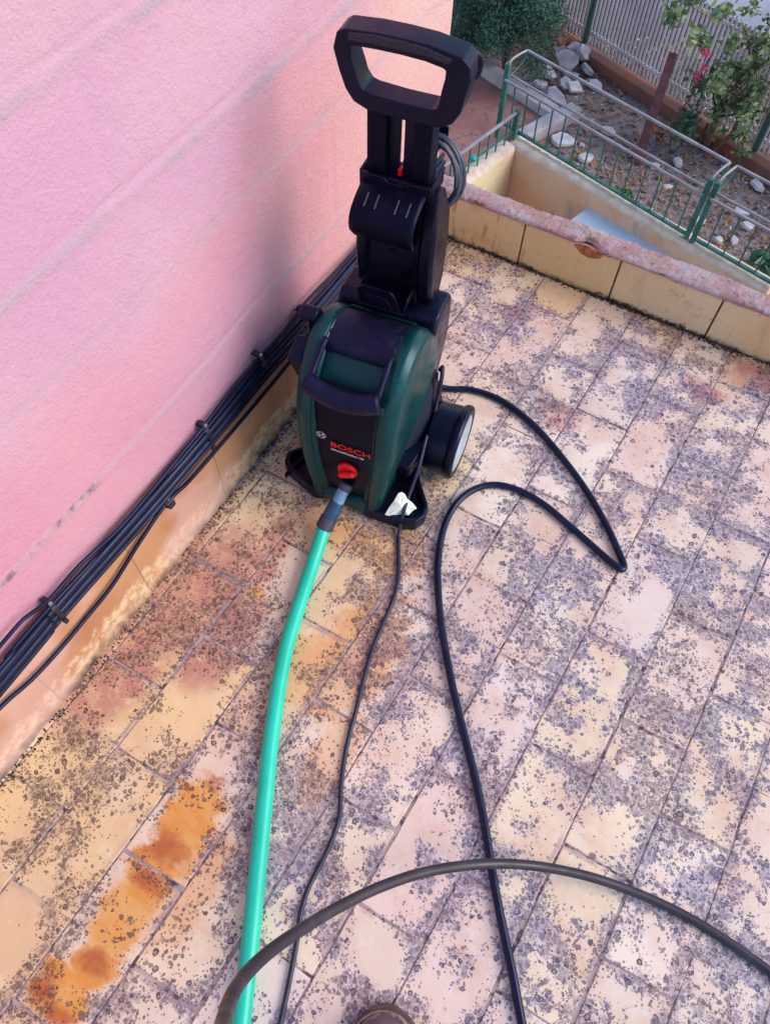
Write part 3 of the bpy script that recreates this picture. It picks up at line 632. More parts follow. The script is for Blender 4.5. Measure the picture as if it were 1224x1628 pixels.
for s in (1, -1):
    b = MB(); n_ = len(sp_)
    rings = [(0.068, 1.0), (0.088, 1.0), (0.0925, 0.998), (0.0965, 0.988), (0.1075, 0.935), (0.1105, 0.912), (0.1118, 0.89), (0.114, 0.45)]
    for u, k in rings:
        for (a, c) in sp_: b.v.append((s * u, cxy[0] + (a - cxy[0]) * k, cxy[1] + (c - cxy[1]) * (0.35 + 0.65 * k if k > .9 else k)))
    for i in range(len(rings) - 1):
        for j in range(n_):
            p = i * n_ + j; q = i * n_ + (j + 1) % n_; b.f.append((p, q, q + n_, p + n_)); b.mi.append(0)
    b.f.append(tuple((len(rings) - 1) * n_ + j for j in range(n_))); b.mi.append(0)
    b.f.append(tuple(range(n_))); b.mi.append(0)
    o = b.build('side_panel', GREEN, W, smooth=True); taper(o, TP)
for s in (1, -1):
    b = MB(); pts = [(s * .0715, cxy[0] + (a - cxy[0]) * 1.0, cxy[1] + (c - cxy[1]) * 1.0) for a, c in sp_]
    b.tube(pts + [pts[0]], .0011, 6, cap=False); o = b.build('panel_seam', BLACK, W, smooth=True); taper(o, TP)
# core body between the panels: front panel, recess, hood
pan = [(.013, .03), (.009, .10), (.007, .2), (.014, .3), (.022, .372), (.035, .392), (.16, .392), (.16, .03)]
o = MB().prism(pan, -0.070, 0.070, 'yz').build('front_panel', GLOSS, W, bevel=0.004); taper(o, TP)
# green lip below the black front panel
o = MB().prism([(.006, .008), (-.004, .02), (-.004, .052), (.010, .060), (.10, .060), (.10, .008)], -0.072, 0.072, 'yz').build('base_lip', GREEN, W, bevel=0.006, seg=3); taper(o, TP)
for s in (1, -1):   # green bevels flanking the black panel, wider towards the floor
    b = MB(); vs = []
    for z, wi in ((0.05, .040), (0.12, .053), (0.2, .062), (0.30, .066), (0.39, .066)):
        v0 = {0.05: .0045, 0.12: .0015, 0.2: -.001, 0.30: .007, 0.39: .030}[z]
        vs += [(s * (wi - .004), v0 + .012, z), (s * (wi + .004), v0 - .001, z), (s * .082, v0 - .003, z), (s * .082, v0 + .02, z)]
    fs = []
    for i in range(4):
        for j in range(3): a = i * 4 + j; fs.append((a, a + 1, a + 5, a + 4))
    o = b.add(vs, fs).build('panel_bevel', GREEN, W, smooth=True)
    for v in o.data.vertices:
        if abs(v.co.x) > .075: v.co.x *= {True: 1}.get(v.co.z > .25, 0.72 + v.co.z * 1.05)
b = MB()
b.prism([(.040, .370), (.052, .395), (.085, .428), (.115, .440), (.15, .445), (.15, .37)], -0.072, 0.072, 'yz')
b.build('recess', GREEN, W, bevel=0.01, seg=4)
b = MB()
b.prism([(.084, .437), (.090, .452), (.115, .463), (.150, .467), (.188, .455), (.220, .428), (.226, .38), (.10, .38), (.094, .436)], -0.071, 0.071, 'yz')
b.build('hood', HOOD, W, bevel=0.006, seg=3)
b = MB(); b.prism([(.2225, .428), (.226, .432), (.250, .403), (.252, .36), (.2275, .36)], -0.072, 0.072, 'yz'); b.build('rear_strip', GREEN, W, bevel=0.004)
# carrying grip
pts = []
for i in range(15):
    t = i / 14; u = -0.076 + 0.152 * t; s_ = 1 - (2 * t - 1) ** 2
    pts.append((u, .012 - .012 * s_, .418 - .010 * s_))
b = MB(); b.tube(spline(pts, .01), [0.0195] * len(spline(pts, .01)), 16)
gr = b.build('grip', HOOD, W, smooth=True)
for v in gr.data.vertices: v.co.z = .414 + (v.co.z - .414) * 1.18
for s in (1, -1):
    b = MB(); b.tube(spline([(s * .070, .016, .424), (s * .070, .040, .436), (s * .069, .070, .452), (s * .068, .094, .463)], .01), .0065, 10); b.build('grip_arm', HOOD, gr, smooth=True)
# printing on the front
TXW = NT('print_white').fin((0.62, 0.64, 0.70), 0.5); TXR = NT('print_red').fin((0.75, 0.006, 0.012), 0.45)
def text(s, size, u, z, v, mat, name, bold=0.0, sx=1.0):
    cu = bpy.data.curves.new(name, 'FONT'); cu.body = s; cu.size = size; cu.extrude = 0.0004; cu.offset = bold
    t = bpy.data.objects.new('tmp', cu); COL.objects.link(t); dg = bpy.context.evaluated_depsgraph_get()
    me = bpy.data.meshes.new_from_object(t.evaluated_get(dg)); bpy.data.objects.remove(t); bpy.data.curves.remove(cu)
    o = obj(name, me, mat, W, smooth=False); o.location = (u, v, z); o.rotation_euler = (R(90), 0, 0); o.scale.x = sx; return o
text('BOSCH', 0.0235, -0.031, 0.2335, 0.0062, TXR, 'lettering', 0.0003, 1.22)
text('UniversalComfort 135', 0.0085, -0.030, 0.2205, 0.0062, TXW, 'lettering', 0.0002, 0.99)
b = MB(); c = (-0.051, .0062, .262); rr = 0.0108   # round emblem: a ring with an armature inside
def ringpts(r_, n_=28): return [(c[0] + r_ * math.cos(2 * math.pi * i / n_), c[2] + r_ * math.sin(2 * math.pi * i / n_)) for i in range(n_)]
o_, i_ = ringpts(rr), ringpts(rr - .0014)
for i in range(28):
    j = (i + 1) % 28; b.add([(o_[i][0], c[1], o_[i][1]), (o_[j][0], c[1], o_[j][1]), (i_[j][0], c[1], i_[j][1]), (i_[i][0], c[1], i_[i][1])], [(0, 1, 2, 3)])
for du in (-1, 1):
    b.box((c[0] + du * .0040, c[1], c[2]), (.0013, .0006, .0145)); b.box((c[0] + du * .0064, c[1] , c[2] + .0048), (.0048, .0006, .0012)); b.box((c[0] + du * .0064, c[1], c[2] - .0048), (.0048, .0006, .0012))
b.box((c[0], c[1], c[2]), (.0080, .0006, .0013))
b.build('emblem', TXW, W)
# red rotary knob
b = MB(); b.lathe([(.0235, 0), (.0240, .005), (.0225, .009), (.020, .0105)], (.010, .006, .168), (0, -1, 0), 28)
kn = b.build('switch_knob', REDM, W, bevel=0.0015)
b = MB(); b.box((.012, -.0105, .168), (.041, .013, .014), M=Matrix.Rotation(R(-28), 3, 'Y')); b.build('knob_bar', REDM, kn, bevel=0.005, seg=3)
# front feet: shallow trays
for s in (1, -1):
    out = [(.050, -.004), (.150, -.004), (.176, .006), (.190, .030), (.188, .060), (.150, .115), (.118, .165), (.050, .165)]
    if s < 0: out = [(.050, .006), (.078, -.002), (.160, .030), (.178, .046), (.182, .075), (.150, .118), (.118, .165), (.050, .165)]
    inn = [(.060, .008), (.148, .008), (.168, .015), (.178, .033), (.176, .057), (.142, .106), (.112, .150), (.060, .150)]
    if s < 0: inn = [(.060, .016), (.080, .010), (.152, .038), (.167, .052), (.170, .073), (.142, .109), (.112, .150), (.060, .150)]
    n_ = 8; b = MB()
    vs = [(s * x, y, .002) for x, y in out] + [(s * x, y, .034 + .006 * (y < .1)) for x, y in out] + [(s * x, y, .034 + .006 * (y < .1)) for x, y in inn] + [(s * x, y, .014) for x, y in inn]
    fs = [tuple(range(n_)), tuple(3 * n_ + i for i in range(n_))]
    for k in range(3): fs += [(k * n_ + i, k * n_ + (i + 1) % n_, (k + 1) * n_ + (i + 1) % n_, (k + 1) * n_ + i) for i in range(n_)]
    b.add(vs, fs).build('foot', BLACK, W, bevel=0.004)
    b = MB(); b.box((s * .150, .060, .022), (.004, .09, .018), rz=s * .3); b.build('foot_rib', BLACK, W, bevel=0.001)
# rear frame, axle brackets, wheels
b = MB(); b.prism([(.235, .03), (.225, .20), (.225, .36), (.245, .425), (.262, .438), (.330, .438), (.345, .42), (.350, .32), (.345, .12), (.32, .03)], -0.112, 0.112, 'yz'); o = b.build('rear_frame', BLACK, W, bevel=0.012, seg=3); taper(o, TP)
for s in (1, -1):
    w0, w1 = (0.098, 0.134) if s > 0 else (0.088, 0.098)
    b = MB(); top = [(w0 - .03, .080), (w0 + .024, .080), (w0 + .030, .088), (w1 + .004, .165), (w1 + .004, .29), (w0 - .03, .29)]
    n_ = 6
    vs = [(s * x, y, .090 + .0 * y) for x, y in top] + [(s * x, y, .130 + (y - .075) * .05) for x, y in top]
    b.add(vs, [tuple(range(n_)), tuple(n_ + i for i in range(n_))] + [(i, (i + 1) % n_, n_ + (i + 1) % n_, n_ + i) for i in range(n_)])
    # sloped fairing above the bracket
    vs = [(s * (w0 - .02), .085, .132), (s * (w1 + .002), .17, .135), (s * (w1 + .002), .29, .135), (s * (w0 - .02), .29, .135), (s * (w0 - .004), .235, .24), (s * (w0 + .012), .285, .25), (s * (w0 - .02), .29, .25)]
    b.add(vs, [(0, 1, 2, 3), (0, 1, 5, 4), (1, 2, 5), (2, 3, 6, 5), (4, 5, 6), (0, 4, 6, 3)])
    b.build('axle_bracket', BLACK, W, bevel=0.003)
    a0 = 0.132 if s > 0 else 0.062; a1 = a0 + 0.080 if s > 0 else 0.125
    wl = MB(); L = a1 - a0
    wl.lathe([(.02, 0), (.076, 0), (.082, .004), (.085, L - .030), (.085, L - .022), (.089, L - .021), (.092, L - .014), (.092, L - .006), (.088, L), (.080, L + .001), (.074, L - .002), (.074, L - .006), (.02, L - .006)], (s * a0, .222, .0925), (s, 0, 0), 48)
    wo_ = wl.build('wheel', BLACK, W, smooth=False, bevel=0.0012, seg=1)
    dc = MB(); dc.lathe([(.0725, 0), (.0725, .002), (.069, .005), (.050, .0075), (.022, .009), (.018, .006), (.0, .006)], (s * (a1 - .006), .222, .0925), (s, 0, 0), 48); dc.build('hub_cap', DISC, wo_, smooth=True)
# spray gun holder stubs on the far side
b = MB(); b.lathe([(.014, 0), (.017, .003), (.017, .034), (.013, .038)], (-.108, .150, .452), (-1, 0, 0), 18); b.box((-.112, .150, .425), (.03, .03, .05)); b.build('gun_holder', BLACK, W, bevel=0.008, seg=3)
b = MB(); b.box((-.125, .100, .375), (.036, .060, .100), M=Matrix.Rotation(R(20), 3, 'X')); b.build('lance_holder', BLACK, W, bevel=0.010, seg=3)
# cord outlet on the side
b = MB(); b.box((.1125, .268, .205), (.012, .022, .026)); b.box((.113, .279, .225), (.009, .012, .030)); b.build('cord_outlet', BLACK, W, bevel=0.003)
# tower
b = MB()
b.prism([(.262, .438), (.268, .60), (.283, .703), (.330, .712), (.335, .60), (.335, .43)], -.056, .056, 'yz')
tw = b.build('tower', BLACK, W, bevel=0.006)
for s in (1, -1):
    b = MB()
    prof = [(.292, .704), (.318, .690), (.338, .640), (.346, .57), (.338, .48), (.318, .436), (.280, .440), (.258, .475), (.250, .55), (.256, .640), (.276, .700)]
    vs = []; n_ = len(prof)
    for u, k in (((.060, 1.0), (.080, 1.0), (.088, 0.90)) if s > 0 else ((.050, 1.0), (.066, 1.0), (.072, 0.90))):
        for a, c_ in prof: vs.append((s * (u - (.010 if c_ > .66 else 0) * (u > .08)), .30 + (a - .30) * k, .57 + (c_ - .57) * (k if k == 1 else .95)))
    fs = [tuple(range(n_)), tuple(2 * n_ + i for i in range(n_))]
    for r_ in range(2): fs += [(r_ * n_ + i, r_ * n_ + (i + 1) % n_, (r_ + 1) * n_ + (i + 1) % n_, (r_ + 1) * n_ + i) for i in range(n_)]
    b.add(vs, fs).build('tower_wing', BLACK, W, bevel=0.003)
# rim at the top of the tower
b = MB(); b.prism([(-.064, .690), (-.066, .716), (-.022, .716), (-.014, .708), (.018, .708), (.026, .716), (.068, .716), (.066, .690)], .266, .2745, 'xz'); 
for s in (1, -1): b.box((s * .067, .302, .703), (.006, .062, .028))
b.build('tower_rim', BLACK, W, bevel=0.0015)
# upper cable hook: curved sheet with moulded slits
prof = [(.272, .702), (.250, .700), (.226, .692), (.207, .680), (.198, .664), (.199, .647), (.208, .628), (.226, .609), (.248, .596), (.266, .592)]
pf = spline([(0, a, c_) for a, c_ in prof], .006)
b = MB(); n_ = len(pf); us = np.linspace(-.061, .061, 13)
for layer in (0, 1):
    for i, p in enumerate(pf):
        t = pf[min(i + 1, n_ - 1)] - pf[max(i - 1, 0)]; nn = Vector((0, -t.z, t.y)).normalized() * (0.0045 if layer else 0)
        for u in us:
            k = 1.0 if i < n_ * .55 else 1.0 - 0.30 * (i / n_ - .55) / .45
            b.v.append((u * k + (0.0 if i < n_ * .55 else 0.002), p.y + nn.y, p.z + nn.z))
m_ = len(us)
for layer in (0, 1):
    for i in range(n_ - 1):
        for j in range(m_ - 1):
            a = layer * n_ * m_ + i * m_ + j; b.f.append((a, a + 1, a + m_ + 1, a + m_)); b.mi.append(0)
for i in range(n_ - 1):
    for j in (0, m_ - 1):
        a = i * m_ + j; b.f.append((a, a + m_, a + m_ + n_ * m_, a + n_ * m_)); b.mi.append(0)
hk = b.build('cable_hook', GLOSS, W, smooth=True)
RS = plain('rib_sheen', (0.06, 0.06, 0.09), 0.3)
for u in (-.038, -.018, .020, .042): MB().bar((u, .238, .7005), (u, .214, .6885), .0025, .002).build('hook_rib', RS, hk)
# lower hook: U shaped tray on the shoulder of the machine
b = MB()
plate = [(-.040, .462), (-.046, .503), (-.038, .510), (.018, .510), (.028, .502), (.044, .462)]
b.prism(plate, .2080, .2140, 'xz')
lk = b.build('lower_hook', GLOSS, W, bevel=0.002)
b = MB(); b.prism([(-.030, .470), (-.034, .494), (.012, .494), (.026, .470)], .2050, .2078, 'xz'); b.build('hook_face', BLACK, lk, bevel=0.001)
b = MB(); b.box((0, .238, .460), (.092, .062, .006)); b.box((.049, .238, .478), (.004, .056, .040), M=Matrix.Rotation(R(12), 3, 'Y')); b.box((-.047, .238, .478), (.004, .056, .040), M=Matrix.Rotation(R(-8), 3, 'Y'))
b.build('hook_tray', BLACK, lk, bevel=0.0015)
b = MB()
for u in (-.030, -.010, .014, .036, .058): b.box((u, .236, .4405), (.0022, .030, .004))
b.build('vent_rib', BLACK, W)
b = MB(); b.lathe([(.010, 0), (.010, .006), (.007, .009), (0, .010)], (.000, .266, .575), (0, -1, .2), 18); b.build('screw_boss', GLOSS, W, smooth=True)
# telescopic rails
for s in (1, -1):
    b = MB(); b.box((s * .0405, .297, .765), (.033, .034, .145)); b.box((s * .053, .299, .765), (.012, .042, .145)); b.build('rail', GLOSS, W, bevel=0.003)
b = MB(); b.box((-.0143, .300, .765), (.0205, .010, .145)); b.box((.0143, .300, .765), (.0205, .010, .145)); b.build('slotted_web', BLACK, W, bevel=0.001)
b = MB(); b.box((0.0, .295, .716), (.0078, .012, .014)); b.build('red_catch', REDM, W, bevel=0.001)
# handle ring
def ring(outer, inner, y0, y1, name, mat, bev):
    n_ = len(outer); b = MB()
    vs = [(x, y0, z) for x, z in outer] + [(x, y0, z) for x, z in inner] + [(x, y1, z) for x, z in outer] + [(x, y1, z) for x, z in inner]
    fs = []
    for i in range(n_):
        j = (i + 1) % n_
        fs += [(i, j, n_ + j, n_ + i), (2 * n_ + i, 2 * n_ + j, 3 * n_ + j, 3 * n_ + i), (i, j, 2 * n_ + j, 2 * n_ + i), (n_ + i, n_ + j, 3 * n_ + j, 3 * n_ + i)]
    return b.add(vs, fs).build(name, mat, W, bevel=bev, seg=2)
outer = [(-.107, .943), (-.096, .950), (-.045, .955), (.0, .956), (.045, .955), (.098, .948), (.111, .937), (.114, .915), (.110, .895), (.104, .862), (.092, .841), (.070, .829), (0, .827), (-.056, .829), (-.080, .838), (-.094, .856), (-.105, .885), (-.114, .918)]
inner = [(-.084, .927), (-.075, .928), (-.04, .930), (.0, .931), (.04, .930), (.069, .926), (.0735, .923), (.073, .910), (.069, .890), (.067, .872), (.063, .860), (.055, .856), (0, .855), (-.050, .857), (-.062, .860), (-.071, .872), (-.077, .890), (-.083, .905)]
hd = ring(outer, inner, .272, .318, 'handle', BLACK, 0.004)
# stippled rubber grip on the top bar
b = MB(); b.prism([(-.088, .935), (-.04, .9375), (0, .938), (.04, .9375), (.078, .934), (.084, .944), (.04, .9525), (0, .954), (-.045, .953), (-.087, .948)], .2698, .3200, 'xz')
o = b.build('rubber_grip', HOOD, hd, bevel=0.003)
n = NT('stipple_rubber'); vv = n.vor(260); dots = n.ramp(vv.outputs['Distance'], 0.42, 0.25)
o.data.materials.clear(); o.data.materials.append(n.fin(n.mix(dots, (0.016, 0.017, 0.034), (0.005, 0.005, 0.012)), 0.5, n.bump(dots, 0.9, 0.0015)))
b = MB(); b.tube(spline([(.100, .316, .936), (.109, .323, .929), (.112, .326, .914), (.109, .328, .898), (.101, .328, .888)], .006), [.004, .006, .007, .0075, .006, .007, .006, .006, .005, .004, .003][:0] or .0062, 8); b.build('latch', BLACK, W, smooth=True)

# ------------------------------------------------------------------ hose, connector, cords
def on_floor(l, r_): return [G(x, y, z if z else r_) for (x, y, z) in l]
HG = NT('green_hose'); hcol = HG.mix(HG.ramp(HG.noise(14, 4), 0.3, 0.7), (0.0, 0.50, 0.34), (0.004, 0.58, 0.42))
hv = HG.vor(45); hcol = HG.mix(HG.m('MULTIPLY', HG.ramp(hv.outputs['Distance'], .09, .05), HG.ramp(HG.sep(hv.outputs['Color'])[0], .8, .84)), hcol, (0.02, 0.12, 0.10))
HGM = HG.fin(hcol, 0.38, HG.bump(HG.noise(60, 3), 0.1, 0.002), 0, 0.5)
RH = 0.0165
hp = [(517, 833, .034), (508, 862, .024), (498, 893, 0), (484, 935, 0), (468, 985, 0), (455, 1030, 0), (445, 1080, 0), (436, 1140, 0), (428, 1200, 0), (421, 1270, 0), (414, 1340, 0), (407, 1410, 0), (399, 1490, 0), (390, 1570, 0), (381, 1650, 0), (370, 1740, 0)]
tag(MB().tube(spline(on_floor(hp, RH), .015), RH, 20).build('garden_hose', HGM, None, smooth=True), 'bright green garden hose running over the tiles towards the viewer', 'hose')
c0 = W.matrix_world if False else (Matrix.Translation(WO) @ Matrix.Rotation(A8, 4, 'Z'))
pA = c0 @ Vector((.007, .004, .112)); pB = G(516, 838, .033)
ax = (pB - pA); Lc = ax.length
ce = empty('hose_connector', pA); tag(ce, 'grey-blue quick connector joining the green hose to the machine front', 'hose connector')
CBL = plain('connector_blue', (0.015, 0.06, 0.13), 0.35, var=0.2); CLT = plain('connector_light', (0.16, 0.32, 0.48), 0.35, var=0.2); CGR = plain('connector_grey', (0.045, 0.045, 0.08), 0.5, var=0.2)
MB().lathe([(.012, 0), (.0155, .002), (.0165, .008), (.0165, .016), (.0135, .019)], (0, 0, 0), ax, 20).build('threaded_neck', CGR, ce, bevel=.001)
MB().lathe([(.0125, .018), (.0135, .020), (.0145, .05), (.0135, .052)], (0, 0, 0), ax, 14).build('collar', CLT, ce, bevel=.001)
MB().lathe([(.0155, .050), (.0172, .054), (.0182, .080), (.0180, .092)], (0, 0, 0), ax, 16).build('sleeve', CBL, ce, bevel=.001)
b = MB(); prf = [(.0182, .092)]
for i in range(5): prf += [(.0205, .094 + i * .006), (.0205, .097 + i * .006), (.0195, .098 + i * .006)]
b.lathe(prf + [(.0185, Lc + .004), (.0165, Lc + .004)], (0, 0, 0), ax, 24).build('ribbed_nut', CGR, ce)

HB = plain('black_hose', (0.005, 0.006, 0.020), 0.30, var=0.3, scale=18, bump=0.08, dust=0.08, tint=(0.5, 0.6, 1.0))
hb = [(690, 612, .02), (712, 618, 0), (750, 620, 0), (795, 636, 0), (845, 673, 0), (893, 727, 0), (935, 785, 0), (965, 838, 0), (982, 875, 0), (991, 897, 0), (990, 905, .01), (982, 903, .012), (955, 880, 0), (905, 836, 0), (860, 799, 0), (815, 776, 0), (778, 771, 0), (745, 783, 0), (720, 808, 0), (704, 845, 0), (696, 895, 0), (697, 950, 0), (704, 1010, 0), (718, 1085, 0), (737, 1165, 0), (756, 1240, 0), (771, 1315, 0), (783, 1390, 0), (797, 1465, 0), (813, 1540, 0), (829, 1625, 0), (845, 1700, 0)]
tag(MB().tube(spline(on_floor(hb, .0085), .010), .0082, 12).build('high_pressure_hose', HB, None, smooth=True), 'black high pressure hose folded back on itself in a sharp bend right of the machine', 'hose', 'black hoses lying over the terrace')
HD = plain('brown_black_hose', (0.022, 0.016, 0.030), 0.40, var=0.3, scale=18, bump=0.12, dust=0.25)
hc = [(322, 1740, .80), (345, 1660, .70), (356, 1622, .62), (368, 1585, .55), (392, 1548, .48), (430, 1512, .42), (480, 1477, .36), (535, 1444, .30), (600, 1412, .24), (670, 1388, .18), (740, 1376, .125), (800, 1373, .09), (860, 1378, .062), (930, 1392, .04), (1000, 1415, .022), (1070, 1446, .012), (1130, 1480, 0), (1190, 1520, 0), (1240, 1560, 0), (1300, 1620, 0)]
tag(MB().tube(spline(on_floor(hc, .009), .012), .0088, 12).build('high_pressure_hose', HD, None, smooth=True), 'dusty brown-black hose arching over the other hoses nearest the viewer', 'hose', 'black hoses lying over the terrace')
cw = [Vector((.118, .286, .245)), Vector((.124, .283, .262)), Vector((.128, .272, .258)), Vector((.130, .262, .235)), Vector((.131, .245, .19)), Vector((.137, .200, .145)), Vector((.1365, .165, .150))]
cw = [c0 @ p for p in cw] + [G(666, 741, .118), G(657, 768, .085), G(649, 790, .064), G(642, 812, .052), G(637, 835, .022)] + [G(x, y, .0052) for x, y in ((634, 850), (633, 868), (634, 895), (633, 918), (627, 948), (612, 985), (597, 1020), (586, 1052), (576, 1090), (566, 1130), (555, 1170), (547, 1210), (542, 1255), (540, 1295), (530, 1330), (512, 1370), (492, 1408), (479, 1448), (473, 1490), (466, 1530), (457, 1575), (447, 1622), (436, 1680))]
CW = plain('power_cord_rubber', (0.012, 0.013, 0.045), 0.42, var=0.3, bump=0.1, dust=0.06)
tag(MB().tube(spline(cw, .008), .0048, 10).build('power_cord', CW, None, smooth=True), 'thin wavy navy power cord from the side of the machine across the tiles', 'power cord')
# coiled cable hung behind the handle column
CO = plain('coil_rubber', (0.05, 0.06, 0.10), 0.30, var=0.3, dust=0.2)
b = MB(); pts = []
for i in range(6 * 22):
    t = i / 22 * 2 * math.pi; k = i / 22
    ru = .050 + .004 * math.sin(k * 2.1) + k * .0018; rz_ = .058 + .006 * math.cos(k * 1.7) + .001 * k
    pts.append(c0 @ Vector((.036 + ru * math.cos(t), .362 + .0045 * k + .012 * math.sin(t), .672 + rz_ * math.sin(t) - .010 * abs(math.cos(t)))))
b.tube(pts, .0042, 8); tag(b.build('cable_coil', CO, None, smooth=True), 'grey-black cable wound in loose loops hanging behind the handle column', 'cable coil')
b = MB(); b.bar((.036, .330, .725), (.036, .400, .725), .02, .008); b.box((.036, .402, .735), (.03, .006, .03)); b.build('rear_hook', BLACK, W, bevel=.002)
# torn scrap of white paper on the right foot
b = MB(); oc = [(600, 0)]
sc_px = [(612, 818, .040), (619, 806, .052), (627, 795, .075), (633, 784, .092), (639, 782, .092), (644, 786, .085), (647, 793, .070), (654, 798, .058), (659, 804, .047), (662, 808, .041), (655, 812, .036), (649, 819, .033), (640, 817, .036), (632, 818, .038), (624, 818, .040), (617, 820, .040)]
P_ = [G(*q) for q in sc_px]; cc = sum(P_, Vector()) / len(P_); n_ = len(P_)
mid = [cc.lerp(p, .55) + Vector((0, -.002, .003 + random.uniform(-.002, .003))) for p in P_]
b.add(P_ + mid + [cc + Vector((0, -.003, .005))], [(i, (i + 1) % n_, n_ + (i + 1) % n_, n_ + i) for i in range(n_)] + [(n_ + i, n_ + (i + 1) % n_, 2 * n_) for i in range(n_)])
o = b.build('paper_scrap', NT('torn_paper').fin((0.80, 0.84, 0.78), 0.8), None); md = o.modifiers.new('s', 'SOLIDIFY'); md.thickness = .0012
tag(o, 'torn scrap of white paper lying on the right front foot of the machine', 'paper')

# ================================================================== SHOE
def shoe():
    root = empty('shoe', (0.070, -0.162, 0)); tag(root, 'toe of a brown-violet leather shoe at the bottom edge of the view', 'shoe')
    n = NT('shoe_leather'); c = n.mix(n.ramp(n.noise(16, 5), 0.35, 0.65), (0.06, 0.035, 0.05), (0.13, 0.08, 0.10))
    c = n.mix(n.ramp(n.m('ADD', n.sep(n.co)[2], n.m('MULTIPLY', n.noise(30, 5, .7), .05)), .055, .062, .55, 0), c, (0.42, 0.30, 0.28))
    lm = n.fin(c, 0.5, n.bump(n.noise(120, 4), 0.4, 0.002))
    b = MB(); N_ = 28
    sec = [(-.175, .030, .034, .085), (-.165, .035, .036, .10), (-.12, .036, .040, .11), (-.06, .038, .040, .10), (-.02, .045, .041, .083), (.03, .052, .040, .070), (.07, .053, .037, .062), (.10, .048, .033, .054), (.122, .036, .027, .044), (.134, .020, .020, .034), (.138, .006, .018, .026)]
    for (y, wx, zc, zt) in sec:
        for j in range(N_):
            a = 2 * math.pi * j / N_; z = math.sin(a); x = math.cos(a)
            b.v.append((wx * (abs(x) ** .8) * (1 if x > 0 else -1), y, (0.012 + (zt - .012) * max(0, z) ** .75) if z > 0 else 0.012 + z * .002))
    k = len(sec)
    b.f += [(i * N_ + j, i * N_ + (j + 1) % N_, (i + 1) * N_ + (j + 1) % N_, (i + 1) * N_ + j) for i in range(k - 1) for j in range(N_)]
    b.f += [tuple(range(N_)), tuple((k - 1) * N_ + j for j in range(N_))]; b.mi = [0] * len(b.f)
    b.build('upper', lm, root, smooth=True)
    sl = [(.0, -.185), (.030, -.178), (.040, -.12), (.041, -.04), (.055, .02), (.060, .07), (.055, .108), (.038, .134), (.015, .146), (-.015, .146), (-.038, .134), (-.055, .108), (-.060, .07), (-.055, .02), (-.041, -.04), (-.040, -.12), (-.030, -.178)]
    MB().prism(subdiv_poly(sl, 2), .002, .016, 'xy').build('sole', plain('shoe_sole', (0.10, 0.06, 0.055), 0.8, var=.3), root, bevel=.004)
    b = MB(); b.tube(spline([(x * .93, y * .93 - .003, .020 + .0015 * (y < 0)) for x, y in sl[4:14]], .01), .0028, 6); b.build('welt', plain('shoe_welt', (0.30, 0.20, 0.18), 0.8), root, smooth=True)
    root.rotation_euler.z = R(-6); return root
shoe()

# ================================================================== BELOW THE TERRACE
ZW, ZG = -2.4, -3.0
cor = Vector((-1.954, 5.804)); post0 = Vector((-2.161, 5.933)); bot1 = Vector((-0.32, 5.378)); right2 = Vector((0.219, 5.21)); lnear = Vector((-2.097, 5.114))
dR = (bot1 - cor).normalized(); nR = Vector((-dR.y, dR.x))            # nR points away from the viewer
dL = (lnear - cor).normalized(); nL = Vector((dL.y, -dL.x)) if Vector((dL.y, -dL.x)).x < 0 else Vector((-dL.y, dL.x))
# ground with an opening for the light well
far_end = cor + dR * 2.55; nl2 = cor + dL * 3.6; fe2 = far_end + dL * 3.2
def soil_mat():
    n = NT('garden_soil'); co = n.co
    c = n.mix(n.ramp(n.noise(1.3, 5), 0.35, 0.65), (0.26, 0.19, 0.19), (0.40, 0.32, 0.32))
    c = n.mix(n.ramp(n.noise(9, 6, 0.75), 0.5, 0.62), c, (0.13, 0.09, 0.09))
    c = n.mix(n.ramp(n.noise(22, 5, 0.7, co=n.vm('ADD', co, (3, 3, 3))), 0.62, 0.7), c, (0.52, 0.46, 0.48))
    c = n.mix(n.ramp(n.noise(5, 4, 0.6, co=n.vm('ADD', co, (8, 1, 3))), 0.58, 0.68, 0, .6), c, (0.36, 0.17, 0.10))
    return n.fin(c, 0.95, n.bump(n.noise(30, 8, 0.8), 0.9, 0.03), 0, 0.2)
SOIL = soil_mat()
B_ = 60
inq = [cor, far_end, fe2, nl2]; outq = [Vector((-B_, B_)), Vector((B_, B_)), Vector((B_, -B_)), Vector((-B_, -B_))]
vs = [(p.x, p.y, ZG) for p in outq] + [(p.x, p.y, ZG) for p in inq]
tag(MB().add(vs, [(i, 4 + i, 4 + (i + 1) % 4, (i + 1) % 4) for i in range(4)]).build('garden_ground', SOIL), kind='structure')
pm = plain('patio_concrete', (0.34, 0.27, 0.22), 0.9, var=.25, scale=3, bump=.4, bscale=80)
tag(MB().add([(inq[i].x, inq[i].y, -4.4) for i in range(4)], [(0, 1, 2, 3)]).build('patio_floor', pm), kind='structure')
